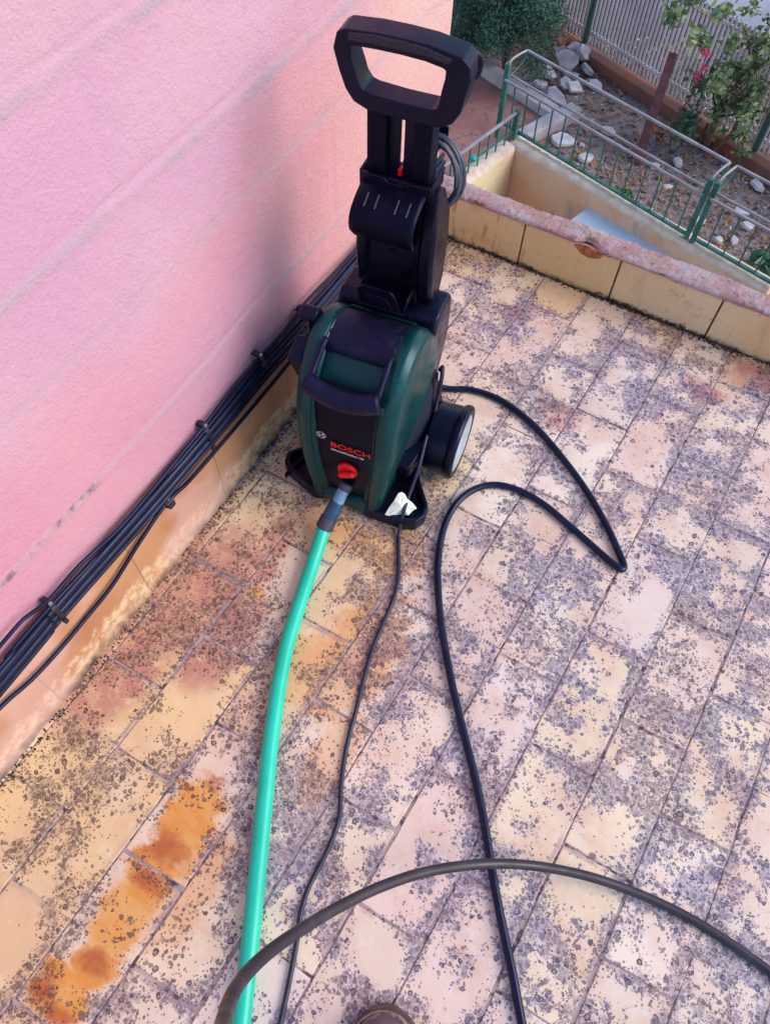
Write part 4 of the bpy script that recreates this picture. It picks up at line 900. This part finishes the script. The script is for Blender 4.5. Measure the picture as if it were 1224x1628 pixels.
# well walls
def well_mat():
    n = NT('ochre_plaster'); X = n.sep(n.co); co = n.co
    c = n.mix(n.ramp(n.noise(1.6, 5), 0.4, 0.6), (0.72, 0.38, 0.23), (0.74, 0.48, 0.33))
    lf_ = n.ramp(X[0], -1.88, -1.98); c = n.mix(lf_, c, (0.72, 0.62, 0.38))
    ms = n.new('ShaderNodeMapping'); n.put(ms.inputs[0], n.warp(0.2, 3)); ms.inputs['Scale'].default_value = (1, 1, 0.45)
    c = n.mix(n.m('MULTIPLY', n.ramp(n.noise(3.6, 5, 0.65, co=ms.outputs[0]), 0.56, 0.66), .6), c, (0.40, 0.30, 0.32))
    c = n.mix(n.ramp(n.noise(28, 5, 0.7), 0.62, 0.68, 0, .7), c, (0.16, 0.11, 0.11))
    tp = n.ramp(n.m('ADD', X[2], n.m('MULTIPLY', n.noise(9, 4), .05)), ZW - .035, ZW + .005)
    c = n.mix(tp, c, n.mix(n.ramp(n.noise(12, 4), .4, .6), (0.74, 0.62, 0.50), (0.64, 0.50, 0.42)))
    return n.fin(c, 0.9, n.bump(n.noise(40, 6, 0.7), 0.5, 0.01), 0, 0.2)
WM = well_mat()
def wall_strip(p0, p1, inner_n, th, name_b, jitter=.012, n_=60):
    """thick wall with a worn top edge; inner face runs p0-p1"""
    b = name_b; base = len(b.v)
    for i in range(n_ + 1):
        t = i / n_; p = p0.lerp(p1, t); q = p + inner_n * th
        r1, r2, r3 = (random.uniform(-1, 1) * jitter for _ in range(3))
        for (a, z) in ((p, -4.4), (p, ZW - .05), (p + inner_n * (.015 + r1 * .4), ZW - .012 + r2 * .4), (p.lerp(q, .5), ZW + r3 * .3), (q, ZW - .01), (q, -4.4)): b.v.append((a.x, a.y, z))
    for i in range(n_):
        for j in range(5):
            a = base + i * 6 + j; b.f.append((a, a + 1, a + 7, a + 6)); b.mi.append(0)
    for i in (0, n_): b.f.append(tuple(base + i * 6 + j for j in range(6))); b.mi.append(0)
b = MB()
ciR = cor - nR * .055; 
wall_strip(ciR - dR * .02, ciR + dR * 2.42, nR, .15, b, n_=110)
wall_strip(cor - nR * 0.02 - nL * 0.06 + dL * .04, cor - nL * 0.06 + dL * 3.4, nL, .17, b, n_=90)
o = b.build('light_well_wall', WM, None, smooth=True)
tag(o, 'peeling ochre plaster walls enclosing the sunken well beyond the parapet', 'wall')
# storage cabinet with pale sheet top standing in the well
CABI = plain('pale_blue_sheet', (0.50, 0.62, 0.74), 0.4, var=.08, scale=5, bump=.08)
zc = -2.57; c1_, c2_, c3_ = (G(905, 351, zc), G(936, 328, zc), G(1098, 428, zc))
e1 = (c3_ - c2_); e2 = (c1_ - c2_).normalized() * .42; rt = empty('storage_cabinet', c2_ + Vector((0, 0, -4.4 - zc))); tag(rt, 'pale blue-white flat topped cabinet standing down in the ochre well', 'cabinet')
q = [c2_, c2_ + e1 * 1.25, c2_ + e1 * 1.25 + e2, c2_ + e2]; q = [p - rt.location for p in q]
MB().add([(p.x, p.y, p.z) for p in q] + [(p.x, p.y, p.z - .035) for p in q], [(0, 1, 2, 3), (7, 6, 5, 4)] + [(i, 4 + i, 4 + (i + 1) % 4, (i + 1) % 4) for i in range(4)]).build('sheet_top', CABI, rt, bevel=.004)
cq = sum(q, Vector()) / 4; q2 = [cq.lerp(p, .93) for p in q]
MB().add([(p.x, p.y, p.z - .037) for p in q2] + [(p.x, p.y, .0) for p in q2], [(0, 1, 2, 3), (7, 6, 5, 4)] + [(i, 4 + i, 4 + (i + 1) % 4, (i + 1) % 4) for i in range(4)]).build('carcass', plain('cabinet_body', (0.42, 0.45, 0.5), .6), rt)

# railings ---------------------------------------------------------
GP = NT('worn_green_paint'); gc = GP.mix(GP.ramp(GP.noise(7, 5), .35, .65), (0.010, 0.11, 0.085), (0.04, 0.17, 0.15))
gc = GP.mix(GP.ramp(GP.noise(30, 5, .7), .56, .66, 0, .8), gc, (0.22, 0.20, 0.17)); GPM = GP.fin(gc, .5, GP.bump(GP.noise(80, 4), .3, .002))
GY = NT('bare_grey_rail'); gc = GY.mix(GY.ramp(GY.noise(9, 5), .35, .65), (0.26, 0.22, 0.26), (0.34, 0.32, 0.36))
gc = GY.mix(GY.ramp(GY.noise(20, 4), .58, .7, 0, .6), gc, (0.08, 0.24, 0.2)); GYM = GY.fin(gc, .5, GY.bump(GY.noise(80, 4), .2, .002))
def v3(p, z): return Vector((p.x, p.y, z))
def planter_rail(p0, p1, label, nb, endpost=True):
    rt = empty('window_box_railing', v3(p0, ZW)); tag(rt, label, 'railing', 'green iron railings round the light well')
    rt.location = (0, 0, 0)
    d = (p1 - p0).normalized(); H1, H2 = .39, .525
    MB().bar(v3(p0, ZW + .03), v3(p1, ZW + .03), .03, .02).build('bottom_rail', GPM, rt, bevel=.003)
    MB().bar(v3(p0 - nR * .02, ZW + H1), v3(p1 - nR * .02, ZW + H1), .018, .018).build('front_rail', GYM, rt, bevel=.003)
    MB().bar(v3(p0 + nR * .055, ZW + H1 + .005), v3(p1 + nR * .055, ZW + H1 + .005), .016, .016).build('tray_rail', GYM, rt, bevel=.003)
    MB().bar(v3(p0 + nR * .235, ZW + H2), v3(p1 + nR * .235, ZW + H2), .020, .018).build('outer_rail', GYM, rt, bevel=.003)
    for i in range(nb):
        t = (i + .9) / (nb + .6); p = p0.lerp(p1, t)
        MB().bar(v3(p, ZW + .03), v3(p - nR * .02, ZW + H1), .011).build('bar', GPM, rt)
    for t in (0.0, 1.0):
        p = p0.lerp(p1, t)
        MB().bar(v3(p, ZW - .12 if t == 0 else ZW), v3(p, ZW + H2 - .01), .040, .040).build('post', GPM, rt, bevel=.004)
        MB().tube(spline([v3(p, ZW + H2 - .02), v3(p + nR * .05, ZW + H2 + .005), v3(p + nR * .15, ZW + H2 + .008), v3(p + nR * .235, ZW + H2)], .03), .010, 8).build('bracket_arm', GYM, rt, smooth=True)
        MB().tube(spline([v3(p, ZW + H1), v3(p + nR * .08, ZW + H1 + .01), v3(p + nR * .2, ZW + H1 + .06), v3(p + nR * .235, ZW + H2)], .03), .008, 8).build('bracket_arm', GPM, rt, smooth=True)
planter_rail(post0, bot1, 'long worn green window-box railing on the far wall of the well', 14)
planter_rail(bot1 + dR * .055, bot1 + dR * 1.35, 'second green window-box railing, cut off by the right edge of the photo', 9)
rt = empty('side_railing', (0, 0, 0)); tag(rt, 'short green railing on the left wall of the well with a rag tied to it', 'railing', 'green iron railings round the light well')
pl0 = cor + nL * .02 - nR * .0; pl1 = cor + dL * 2.2 + nL * .02
MB().bar(v3(pl0, ZW + .235), v3(pl1, ZW + .235), .024, .018).build('top_rail', GYM, rt, bevel=.003)
MB().bar(v3(pl0, ZW + .085), v3(pl1, ZW + .085), .012, .012).build('middle_rail', GPM, rt)
MB().bar(v3(pl0, ZW), v3(pl0, ZW + .25), .042, .042).build('post', GPM, rt, bevel=.004)
for i in range(1, 18):
    p = pl0.lerp(pl1, i / 18); MB().bar(v3(p, ZW), v3(p, ZW + .235), .011).build('bar', GPM, rt)
def rag(name, p, s_, mat, label, cat):
    b = MB(); vs = []; n_ = 9
    for i in range(4):
        for j in range(n_):
            a = 2 * math.pi * j / n_; r_ = s_ * (0.25, 1, .8, .15)[i] * random.uniform(.6, 1.3)
            vs.append((p[0] + r_ * math.cos(a), p[1] + r_ * math.sin(a), p[2] + s_ * (.9, .5, -.6, -1.3)[i] + random.uniform(-.2, .2) * s_))
    fs = [(i * n_ + j, i * n_ + (j + 1) % n_, (i + 1) * n_ + (j + 1) % n_, (i + 1) * n_ + j) for i in range(3) for j in range(n_)] + [tuple(range(n_)), tuple(3 * n_ + j for j in range(n_))]
    tag(b.add(vs, fs).build(name, mat, None, smooth=True), label, cat)
pr_ = G(735, 240, ZW + .1); tt = cor + dL * .56 + nL * .02
rag('knotted_rag', (tt.x, tt.y, ZW + .10), .028, plain('turquoise_cloth', (0.02, 0.42, 0.36), .8, var=.3), 'small turquoise rag knotted on the side railing', 'rag')

# path and kerbs ----------------------------------------------------
n = NT('red_path'); c = n.mix(n.ramp(n.noise(2.5, 5), .35, .65), (0.26, 0.11, 0.10), (0.34, 0.17, 0.15)); c = n.mix(n.ramp(n.noise(12, 5, .7), .55, .65), c, (0.15, 0.09, 0.1))
PM = n.fin(c, .8, n.bump(n.noise(50, 5), .4, .005))
k0, k1, k2 = Vector((-3.074, 7.563)), Vector((-2.053, 7.171)), Vector((-2.135, 6.825))
kd = (k1 - k0).normalized(); ext = k0 - kd * 6
poly = [ext, k1, Vector((-1.93, 6.62)), cor + nR * .12 + dR * .35, cor + nR * .12, cor + nL * .15, cor + nL * .15 + dL * 4, ext + dL * 5]
tag(MB().add([(p.x, p.y, ZG + .012) for p in poly] , [tuple(range(len(poly)))]).build('red_path', PM), kind='structure')
KM = plain('kerb_concrete', (0.42, 0.38, 0.42), .9, var=.2, scale=6, bump=.4, bscale=90)
def kerb(a, b_, w_, h_, name, label):
    o = MB().bar(v3(a, ZG + h_ / 2), v3(b_, ZG + h_ / 2), w_, h_).build(name, KM, None, bevel=.01); tag(o, label, 'kerb', 'grey concrete kerbs edging the red path')
kerb(ext, k1 + kd * .05, .15, .10, 'path_kerb', 'long straight grey kerb between the red path and the shrub bed')
kerb(Vector((-2.18, 6.60)), Vector((-1.90, 7.32)), .15, .12, 'path_kerb', 'short grey kerb closing the end of the red path behind the railing')
# slab scraps, rubble
CR = plain('broken_concrete', (0.36, 0.35, 0.42), .9, var=.25, scale=9, bump=.6, bscale=70)
CR2 = plain('pale_stone', (0.58, 0.55, 0.60), .9, var=.2, scale=9, bump=.5, bscale=70)
def slab(name, c_, sx, sy, sz, rot, mat, label, grp, n_=7, z0=ZG):
    b = MB(); pts = []
    for j in range(n_):
        a = 2 * math.pi * j / n_ + random.uniform(-.25, .25); r_ = random.uniform(.75, 1.1); pts.append((sx * r_ * math.cos(a), sy * r_ * math.sin(a)))
    b.prism(pts, -sz / 2, sz / 2, 'xy'); o = b.build(name, mat, None, bevel=.006)
    o.rotation_euler = rot; o.location = (c_[0], c_[1], z0 + abs(math.sin(rot[0])) * sy * .8 + abs(math.sin(rot[1])) * sx * .8 + sz * .4); tag(o, label, 'rubble', grp); return o
rub = [((898, 112), .17, .13, .05, (.9, .2, .3), 'upright slab leaning at the top of the rubble heap'), ((925, 105), .18, .12, .05, (.8, .5, 1.2), 'large grey slab resting against the fence foot'),
       ((868, 128), .15, .11, .05, (.3, .6, .8), 'grey slab at the left side of the rubble heap'), ((905, 130), .14, .10, .05, (.2, .5, 2.0), 'grey slab in the middle of the rubble heap'),
       ((883, 160), .22, .10, .05, (.1, .1, -.5), 'long flat slab lying below the heap, nearest the railing'), ((912, 148), .12, .09, .04, (.35, .3, .2), 'bright triangular piece in front of the heap'),
       ((945, 142), .12, .07, .04, (.3, .1, -.3), 'narrow pale piece at the right end of the heap'), ((888, 92), .12, .10, .05, (.5, .3, .6), 'small slab at the back of the heap')]
rub += [((910, 98), .15, .12, .05, (1.1, .3, .9), 'steep slab behind the upright one, touching the fence post'), ((858, 142), .13, .09, .04, (.2, .3, 1.4), 'flat slab at the lower left edge of the heap'),
        ((930, 120), .13, .11, .05, (.6, .1, 2.2), 'tilted slab under the large one at the fence foot'), ((896, 143), .10, .08, .04, (.5, .4, .1), 'small tilted slab between the middle slab and the bright triangle')]
for i, (px, sx, sy, sz, rot, lb) in enumerate(rub):
    p = G(px[0], px[1], ZG); slab('concrete_slab', (p.x, p.y), sx * .8, sy * .8, sz, rot, CR2 if i in (5, 6) else CR, 'broken concrete, ' + lb, 'broken concrete slabs by the fence', 3 + i % 2 if i == 5 else 6)
for px, s_, lb in (((893, 228), .2, 'pale flat stone in the soil directly beyond the long railing'), ((930, 255), .12, 'small pale stone half buried beyond the long railing'), ((1175, 340), .12, 'pale chunk behind the right railing section'), ((1110, 355), .08, 'white lump beside the shared railing post'), ((1140, 385), .07, 'white lump low between the bars of the right railing')):
    p = G(px[0], px[1], ZG); slab('garden_stone', (p.x, p.y), s_ * .7, s_ * .5, .04, (.1, .1, random.random()), CR2, lb, 'pale stones in the garden soil')
for px, s_, lb in (((1010, 345), .10, 'flat pale stone close behind the middle of the long railing'), ((1165, 385), .08, 'pale lump by the lowest bars of the right railing'), ((1200, 300), .13, 'pale slab fragment near the right edge under the fence'),
                   ((1185, 365), .09, 'white chip beside the broad-leaved plant'), ((1060, 300), .07, 'small white chip left of the shared railing post'), ((1075, 262), .10, 'grey-white shard in the leaf litter under the tree'), ((965, 215), .10, 'pale shard just behind the tray of the long railing'),
                   ((1040, 268), .08, 'light shard at the base of the leaning beam')):
    p = G(px[0], px[1], ZG); slab('garden_stone', (p.x, p.y), s_ * .8, s_ * .5, .035, (random.uniform(0, .4), random.uniform(0, .3), random.random() * 3), CR2, lb, 'pale stones in the garden soil', 5)
BR = plain('clay_brick', (0.42, 0.17, 0.10), .9, var=.3, bump=.4)
p = G(872, 86, ZG); o = MB().box((0, 0, 0), (.30, .14, .10)).build('clay_brick', BR, None, bevel=.006); o.location = (p.x, p.y + .1, ZG + .16); o.rotation_euler = (.3, .2, -.4); tag(o, 'pale orange clay block propped under the fence', 'brick')
# loose litter: gravel, chips and dry leaves
def litter():
    b = MB(); mats = [plain('chip_pale', (.55, .50, .54), .9, var=.3), plain('chip_grey', (.25, .22, .25), .9, var=.3), plain('dry_leaf', (.30, .15, .08), .8, var=.4), plain('straw', (.45, .36, .26), .8, var=.4)]
    for _ in range(9000):
        px = random.uniform(820, 1290); py = random.uniform(60, 470); p = G(px, py, ZG)
        k = random.random(); s_ = random.uniform(.006, .02) * (1.7 if random.random() < .08 else 1)
        if k < .5:
            q = [Vector((random.uniform(-1, 1), random.uniform(-1, 1), random.uniform(0, .8))) * s_ for _ in range(4)]
            b.add([p + v for v in q], [(0, 1, 2), (0, 2, 3), (0, 3, 1), (1, 3, 2)], 0 if random.random() < .4 else 1)
        elif k < .8:
            a = random.random() * 6.28; t = Vector((math.cos(a), math.sin(a), random.uniform(-.2, .5))) * s_ * 2; u = Vector((-math.sin(a), math.cos(a), .2)) * s_
            b.add([p + Vector((0, 0, .01)) - t, p + u + Vector((0, 0, .02)), p + t + Vector((0, 0, .012)), p - u + Vector((0, 0, .006))], [(0, 1, 2, 3)], 2)
        else:
            a = random.random() * 6.28; t = Vector((math.cos(a), math.sin(a), random.uniform(0, .4))) * random.uniform(.03, .1); u = Vector((-math.sin(a), math.cos(a), 0)) * .0025
            b.add([p + Vector((0, 0, .008)) - u, p + u + Vector((0, 0, .008)), p + t + u + Vector((0, 0, .01)), p + t - u + Vector((0, 0, .01))], [(0, 1, 2, 3)], 3)
    tag(b.build('gravel_litter', mats, None, recalc=False), kind='stuff')
litter()

# slatted metal fence -----------------------------------------------
f0 = Vector((-2.245, 8.378)); f3 = Vector((0.043, 7.423)); fd = (f3 - f0).normalized(); fn = Vector((-fd.y, fd.x))
fa = f0 - fd * 6.6; fb = f0 + fd * 5.2; FH = 0.88
fr = empty('slatted_fence', (0, 0, 0)); tag(fr, 'grey metal fence of thin upright slats between green posts along the garden edge', 'fence')
SL = plain('galvanised_slat', (0.46, 0.43, 0.52), .45, .3, var=.25, scale=5, bump=.1)
n = NT('slat'); X = n.sep(n.co); c = n.mix(n.ramp(n.noise(2, 4), .35, .65), (0.58, 0.54, 0.60), (0.76, 0.73, 0.80))
c = n.mix(n.ramp(n.m('ADD', X[2], n.m('MULTIPLY', n.noise(4, 4), .3)), ZG + .38, ZG + .2, 0, .8), c, (0.30, 0.20, 0.14)); SL = n.fin(c, .5, n.bump(n.noise(60, 3), .1, .001), .2)
posts = [-0.0, 2.23, 4.4, -2.2, -4.4]
segs = sorted(posts)
for s0, s1 in zip([-6.6] + segs, segs + [5.2]):
    if s1 - s0 < .1: continue
    b = MB(); t = s0 + .03
    while t < s1 - .02:
        p = f0 + fd * t; b.box((p.x, p.y, ZG + .14 + FH / 2), (.023, .006, FH), rz=math.atan2(fd.y, fd.x)); t += .048
    b.bar(v3(f0 + fd * s0 + fn * .008, ZG + .25), v3(f0 + fd * s1 + fn * .008, ZG + .25), .008, .03); b.bar(v3(f0 + fd * s0 + fn * .008, ZG + FH + .06), v3(f0 + fd * s1 + fn * .008, ZG + FH + .06), .008, .03)
    b.build('slat_panel', SL, fr)
PG = plain('fence_post_green', (0.05, 0.13, 0.12), .5, var=.2)
for t in posts:
    p = f0 + fd * t; MB().box((p.x, p.y, ZG + (FH + .2) / 2), (.055, .05, FH + .2), rz=math.atan2(fd.y, fd.x)).build('post', PG, fr, bevel=.004)
n = NT('rusty_kerb'); c = n.mix(n.ramp(n.noise(3, 5), .35, .65), (0.26, 0.10, 0.07), (0.14, 0.08, 0.08)); KB = n.fin(c, .9, n.bump(n.noise(40, 5), .5, .006))
o = MB().bar(v3(fa - fn * .05, ZG + .06), v3(fb - fn * .05, ZG + .06), .16, .13).build('fence_footing', KB, None, bevel=.01); tag(o, 'low red-brown footing running under the slatted fence', 'footing')
# street beyond
n = NT('street_asphalt'); c = n.mix(n.ramp(n.noise(1.2, 5), .35, .65), (0.26, 0.27, 0.32), (0.36, 0.38, 0.44)); c = n.mix(n.ramp(n.noise(40, 4), .6, .7), c, (.4, .4, .45))
SA = n.fin(c, .85, n.bump(n.noise(120, 4), .4, .004))
q0, q1 = fa + fn * 1.5, fb + fn * 1.5; q2, q3 = fb + fd * 30 + fn * 12, fa - fd * 30 + fn * 12
q0 -= fd * 30; q1 += fd * 30
tag(MB().add([(p.x, p.y, ZG + .004) for p in (q0, q1, q2, q3)], [(0, 1, 2, 3)]).build('street', SA), kind='structure')
v0, v1 = fa - fd * 30 + fn * .04, fb + fd * 30 + fn * .04
tag(MB().add([(p.x, p.y, ZG + .008) for p in (v0, v1, v1 + fn * 1.85, v0 + fn * 1.85)], [(0, 1, 2, 3)]).build('dark_gap_backing', plain('gap_backing_dark', (0.045, 0.035, 0.05), .95, var=.4, scale=9, bump=.6, bscale=40)), kind='structure')  # dark ground strip added so the gaps between the slats look dark

# plants --------------------------------------------------------------
def leafmat(name, a, b_, trans=.0):
    n = NT(name); i = n.new('ShaderNodeNewGeometry').outputs['Random Per Island']
    c = n.mix(i, a, b_); return n.fin(c, .55, None, 0, .4)
def leaves(b, c, r, n_, s0, s1, elong=1.8, droop=0., mi=0, shell=.35):
    for _ in range(n_):
        v = Vector((random.gauss(0, 1), random.gauss(0, 1), random.gauss(0, 1))).normalized() * (shell + (1 - shell) * random.random())
        p = Vector(c) + Vector((v.x * r[0], v.y * r[1], v.z * r[2])); s_ = random.uniform(s0, s1)
        a = Vector((random.gauss(0, 1), random.gauss(0, 1), random.gauss(0, .7) - droop)).normalized(); t = a.orthogonal().normalized(); t = Quaternion(a, random.random() * 6.28) @ t
        nn = a.cross(t) * s_ * .15
        b.add([p, p + a * s_ * .5 + t * s_ / elong * .5 + nn, p + a * s_, p + a * s_ * .5 - t * s_ / elong * .5 + nn], [(0, 1, 2), (0, 2, 3)], mi)
TR = plain('bark', (0.13, 0.08, 0.08), .9, var=.4, scale=18, bump=.6, bscale=60)
# conifer-like shrub
sh = G(800, 118, ZG); rt = empty('evergreen_shrub', (sh.x, sh.y, ZG)); tag(rt, 'dense fine-leaved blue-green shrub growing beyond the end of the pink wall', 'shrub')
b = MB()
for i in range(36):
    a = random.random() * 6.28; r_ = random.uniform(0, .48); h = random.uniform(.24, 1.25)
    c = (r_ * math.cos(a) * 1.2 - .06, r_ * math.sin(a), h); leaves(b, c, (.22, .22, .24), 1000, .02, .055, 3.5, -.5, shell=.2)
b.build('foliage', leafmat('shrub_leaf', (.015, .060, .045), (.10, .22, .16)), rt, recalc=False)
b = MB()
for i in range(9):
    a = random.random() * 6.28; b.tube(spline([(0, 0, 0), (.08 * math.cos(a), .08 * math.sin(a), .35), (.28 * math.cos(a), .26 * math.sin(a), .85)], .1), .014, 6)
b.build('trunk', TR, rt, smooth=True)
# palm-like tuft of blades right of the shrub
pt_ = G(858, 75, ZG); rt = empty('grassy_tuft', (pt_.x, pt_.y, ZG)); tag(rt, 'tuft of long thin grey-green blades between the shrub and the fence', 'plant')
b = MB()
for i in range(150):
    a = random.random() * 6.28; L = random.uniform(.35, .85); t = Vector((math.cos(a), math.sin(a), 0)); s_ = Vector((-math.sin(a), math.cos(a), 0)) * .008; k = random.uniform(.1, .55); prev = None
    z0 = random.uniform(0, .45)
    for j in range(6):
        q = j / 5; p = t * k * q * L + Vector((0, 0, z0 + L * (q - .45 * q * q * (1 + k)))); w_ = s_ * (1 - q * .9); cur = (p - w_, p + w_)
        if prev: b.add([prev[0], prev[1], cur[1], cur[0]], [(0, 1, 2, 3)])
        prev = cur
b.build('blade', leafmat('blade', (.06, .12, .10), (.20, .28, .26)), rt, recalc=False)
# dry reeds and weeds beside the heap
b = MB(); pw = G(852, 95, ZG)
for i in range(260):
    a = random.random() * 6.28; p = Vector((pw.x + random.gauss(0, .16), pw.y + random.gauss(0, .14), ZG)); L = random.uniform(.08, .3); t = Vector((math.cos(a) * .5, math.sin(a) * .5, 1)) * L; s_ = Vector((-math.sin(a), math.cos(a), 0)) * .005
    b.add([p - s_, p + s_, p + t], [(0, 1, 2)])
tag(b.build('dry_weeds', leafmat('dry_weed', (.30, .15, .06), (.52, .36, .2)), None, recalc=False), kind='stuff')
b = MB()
for i in range(420):
    p = G(random.uniform(900, 1260), random.uniform(150, 440), ZG); a = random.random() * 6.28; L = random.uniform(.04, .16)
    q = p + Vector((math.cos(a) * L, math.sin(a) * L, random.uniform(.02, .8) * L)); s_ = Vector((-math.sin(a), math.cos(a), 0)) * .0022
    b.add([p - s_, p + s_, q + s_ * .5, q - s_ * .5], [(0, 1, 2, 3)])
tag(b.build('dry_stems', leafmat('dry_stem', (.34, .24, .18), (.58, .46, .38)), None, recalc=False), kind='stuff')
# tree with thin trunk beside the fence
tb = G(1118, 240, ZG); rt = empty('garden_tree', (tb.x, tb.y, ZG)); tag(rt, 'thin multi-stemmed tree with sparse yellow-green leaves in front of the fence', 'tree')
b = MB(); ends = []
def limb(p, d, L, r_, depth):
    pts = [Vector(p)]; dd = Vector(d).normalized()
    for i in range(5):
        dd = (dd + Vector((random.gauss(0, .13), random.gauss(0, .13), random.gauss(.04, .06)))).normalized(); pts.append(pts[-1] + dd * L / 5)
    b.tube(pts, [r_ * (1 - .09 * i) for i in range(6)], 7)
    if depth == 0: ends.append(pts[-1]); ends.append(pts[3]); return
    for k in range(2 + (depth > 1)):
        q = pts[random.choice((3, 4, 5))]; limb(q, dd + Vector((random.gauss(0, .55), random.gauss(0, .5), random.gauss(.1, .25))), L * random.uniform(.55, .8), r_ * .55, depth - 1)
limb((0, 0, 0), (.12, 0, 1), .62, .036, 2); limb((-.05, .03, 0), (-.18, .05, 1), .50, .024, 2); limb((.06, -.04, 0), (.45, -.05, 1), .55, .022, 2)
b.build('trunk', TR, rt, smooth=True)
b = MB()
for e in ends: leaves(b, e, (.11, .10, .09), random.randint(8, 20), .035, .075, 1.6, .2, shell=.1)
for (px, py, r_, n_) in ((1075, 22, .15, 70), (1105, 8, .16, 80), (1115, 48, .12, 60), (1140, 15, .12, 40), (1165, 60, .11, 40), (1190, 20, .12, 36), (1205, 62, .13, 46), (1150, 105, .13, 60), (1185, 118, .13, 60),
                         (1200, 95, .10, 34), (1160, 150, .13, 70), (1190, 165, .11, 50), (1135, 165, .10, 40), (1180, 200, .09, 36), (1130, 215, .09, 24), (1222, 130, .1, 30), (1230, 30, .12, 40), (1165, 228, .07, 20), (1110, 130, .09, 26)):
    c_ = VP(px, py, tb) - Vector((tb.x, tb.y, ZG)) + Vector((random.gauss(0, .05), random.gauss(0, .10), 0))
    leaves(b, c_, (r_, r_, r_ * .8), n_, .04, .095, 1.5, .3, shell=.1)
b.build('crown', leafmat('tree_leaf', (.05, .13, .07), (.34, .40, .17)), rt, recalc=False)
# bougainvillea climbing on a leaning brown beam
b0 = G(1012, 258, ZG); top = VP(1070, 84, b0 + Vector((.02, .40, 0)))
o = MB().bar(Vector((b0.x, b0.y, ZG)), top, .10, .07).build('leaning_beam', plain('rusty_beam', (0.13, 0.045, 0.055), .7, var=.35, scale=8, bump=.4), None, bevel=.004); tag(o, 'dark red-brown beam leaning against the slatted fence', 'beam')
fb_ = b0 + Vector((.22, .30, 0)); ftop = VP(1078, 72, fb_); rt = empty('flowering_creeper', (fb_.x, fb_.y, ZG)); KF = ftop.z - ZG; tag(rt, 'creeper with pink blossoms climbing beside the leaning beam', 'plant')
b = MB(); b.tube(spline([(0, 0, 0), (-.06, 0, .3), (.0, .0, .55), (.02, 0, .8), (.05, .02, .95)], .06), .008, 6); b.tube(spline([(0.03, 0, 0), (.12, 0, .3), (.08, .0, .6), (.14, 0, .9)], .06), .007, 6); b.build('stem', TR, rt, smooth=True)
b = MB(); leaves(b, (.06, 0, .30), (.12, .1, .25), 150, .035, .075, 1.5); leaves(b, (.1, 0, .7), (.1, .1, .2), 80, .03, .06, 1.5); b.build('foliage', leafmat('creeper_leaf', (.02, .08, .06), (.10, .20, .11)), rt, recalc=False)
b = MB()
for (dx, dz, n_) in ((.0, KF, 46), (.02, KF - .11, 22), (.0, KF - .19, 36)): leaves(b, (dx, -.03, dz), (.038, .035, .038), n_, .02, .035, 1.3)
b.build('blossom', leafmat('pink_blossom', (.70, .04, .16), (.80, .12, .30)), rt, recalc=False)
def small_plant(name, px, py, n_, r_, ls, mats, label, z=ZG, stems=5):
    p = G(px, py, z); rt = empty(name, (p.x, p.y, z)); tag(rt, label, 'plant')
    b = MB(); leaves(b, (0, 0, r_[2] * .9), r_, n_, ls[0], ls[1], 1.4, shell=.1); b.build('foliage', mats, rt, recalc=False)
    b = MB()
    for i in range(stems): a = random.random() * 6.28; b.tube([(0, 0, 0), (r_[0] * .5 * math.cos(a), r_[1] * .5 * math.sin(a), r_[2])], .004, 5)
    b.build('stem', TR, rt)
GL = leafmat('weed_leaf', (.02, .14, .03), (.08, .30, .08))
small_plant('leafy_weed', 992, 312, 60, (.07, .06, .05), (.03, .06), GL, 'small vivid green weed just beyond the long railing')
small_plant('fig_shoot', 1212, 436, 70, (.15, .12, .10), (.07, .14), leafmat('fig_leaf', (.03, .13, .10), (.16, .30, .20)), 'broad-leaved blue-green plant at the right end of the well wall', z=ZW - .15)
small_plant('variegated_plant', 1078, 208, 80, (.11, .10, .08), (.04, .08), leafmat('variegated', (.05, .12, .07), (.30, .30, .2)), 'low mixed-colour plant at the foot of the leaning beam')
small_plant('dry_plant', 1045, 225, 50, (.08, .07, .08), (.03, .06), leafmat('dry_brown', (.20, .08, .05), (.40, .2, .12)), 'dry brown plant between the beam and the tree')
small_plant('trailing_plant', 745, 55, 300, (.22, .2, .16), (.03, .07), leafmat('autumn_leaf', (.16, .07, .03), (.10, .14, .08)), 'brown and green low plant left of the shrub, close to the pink wall')
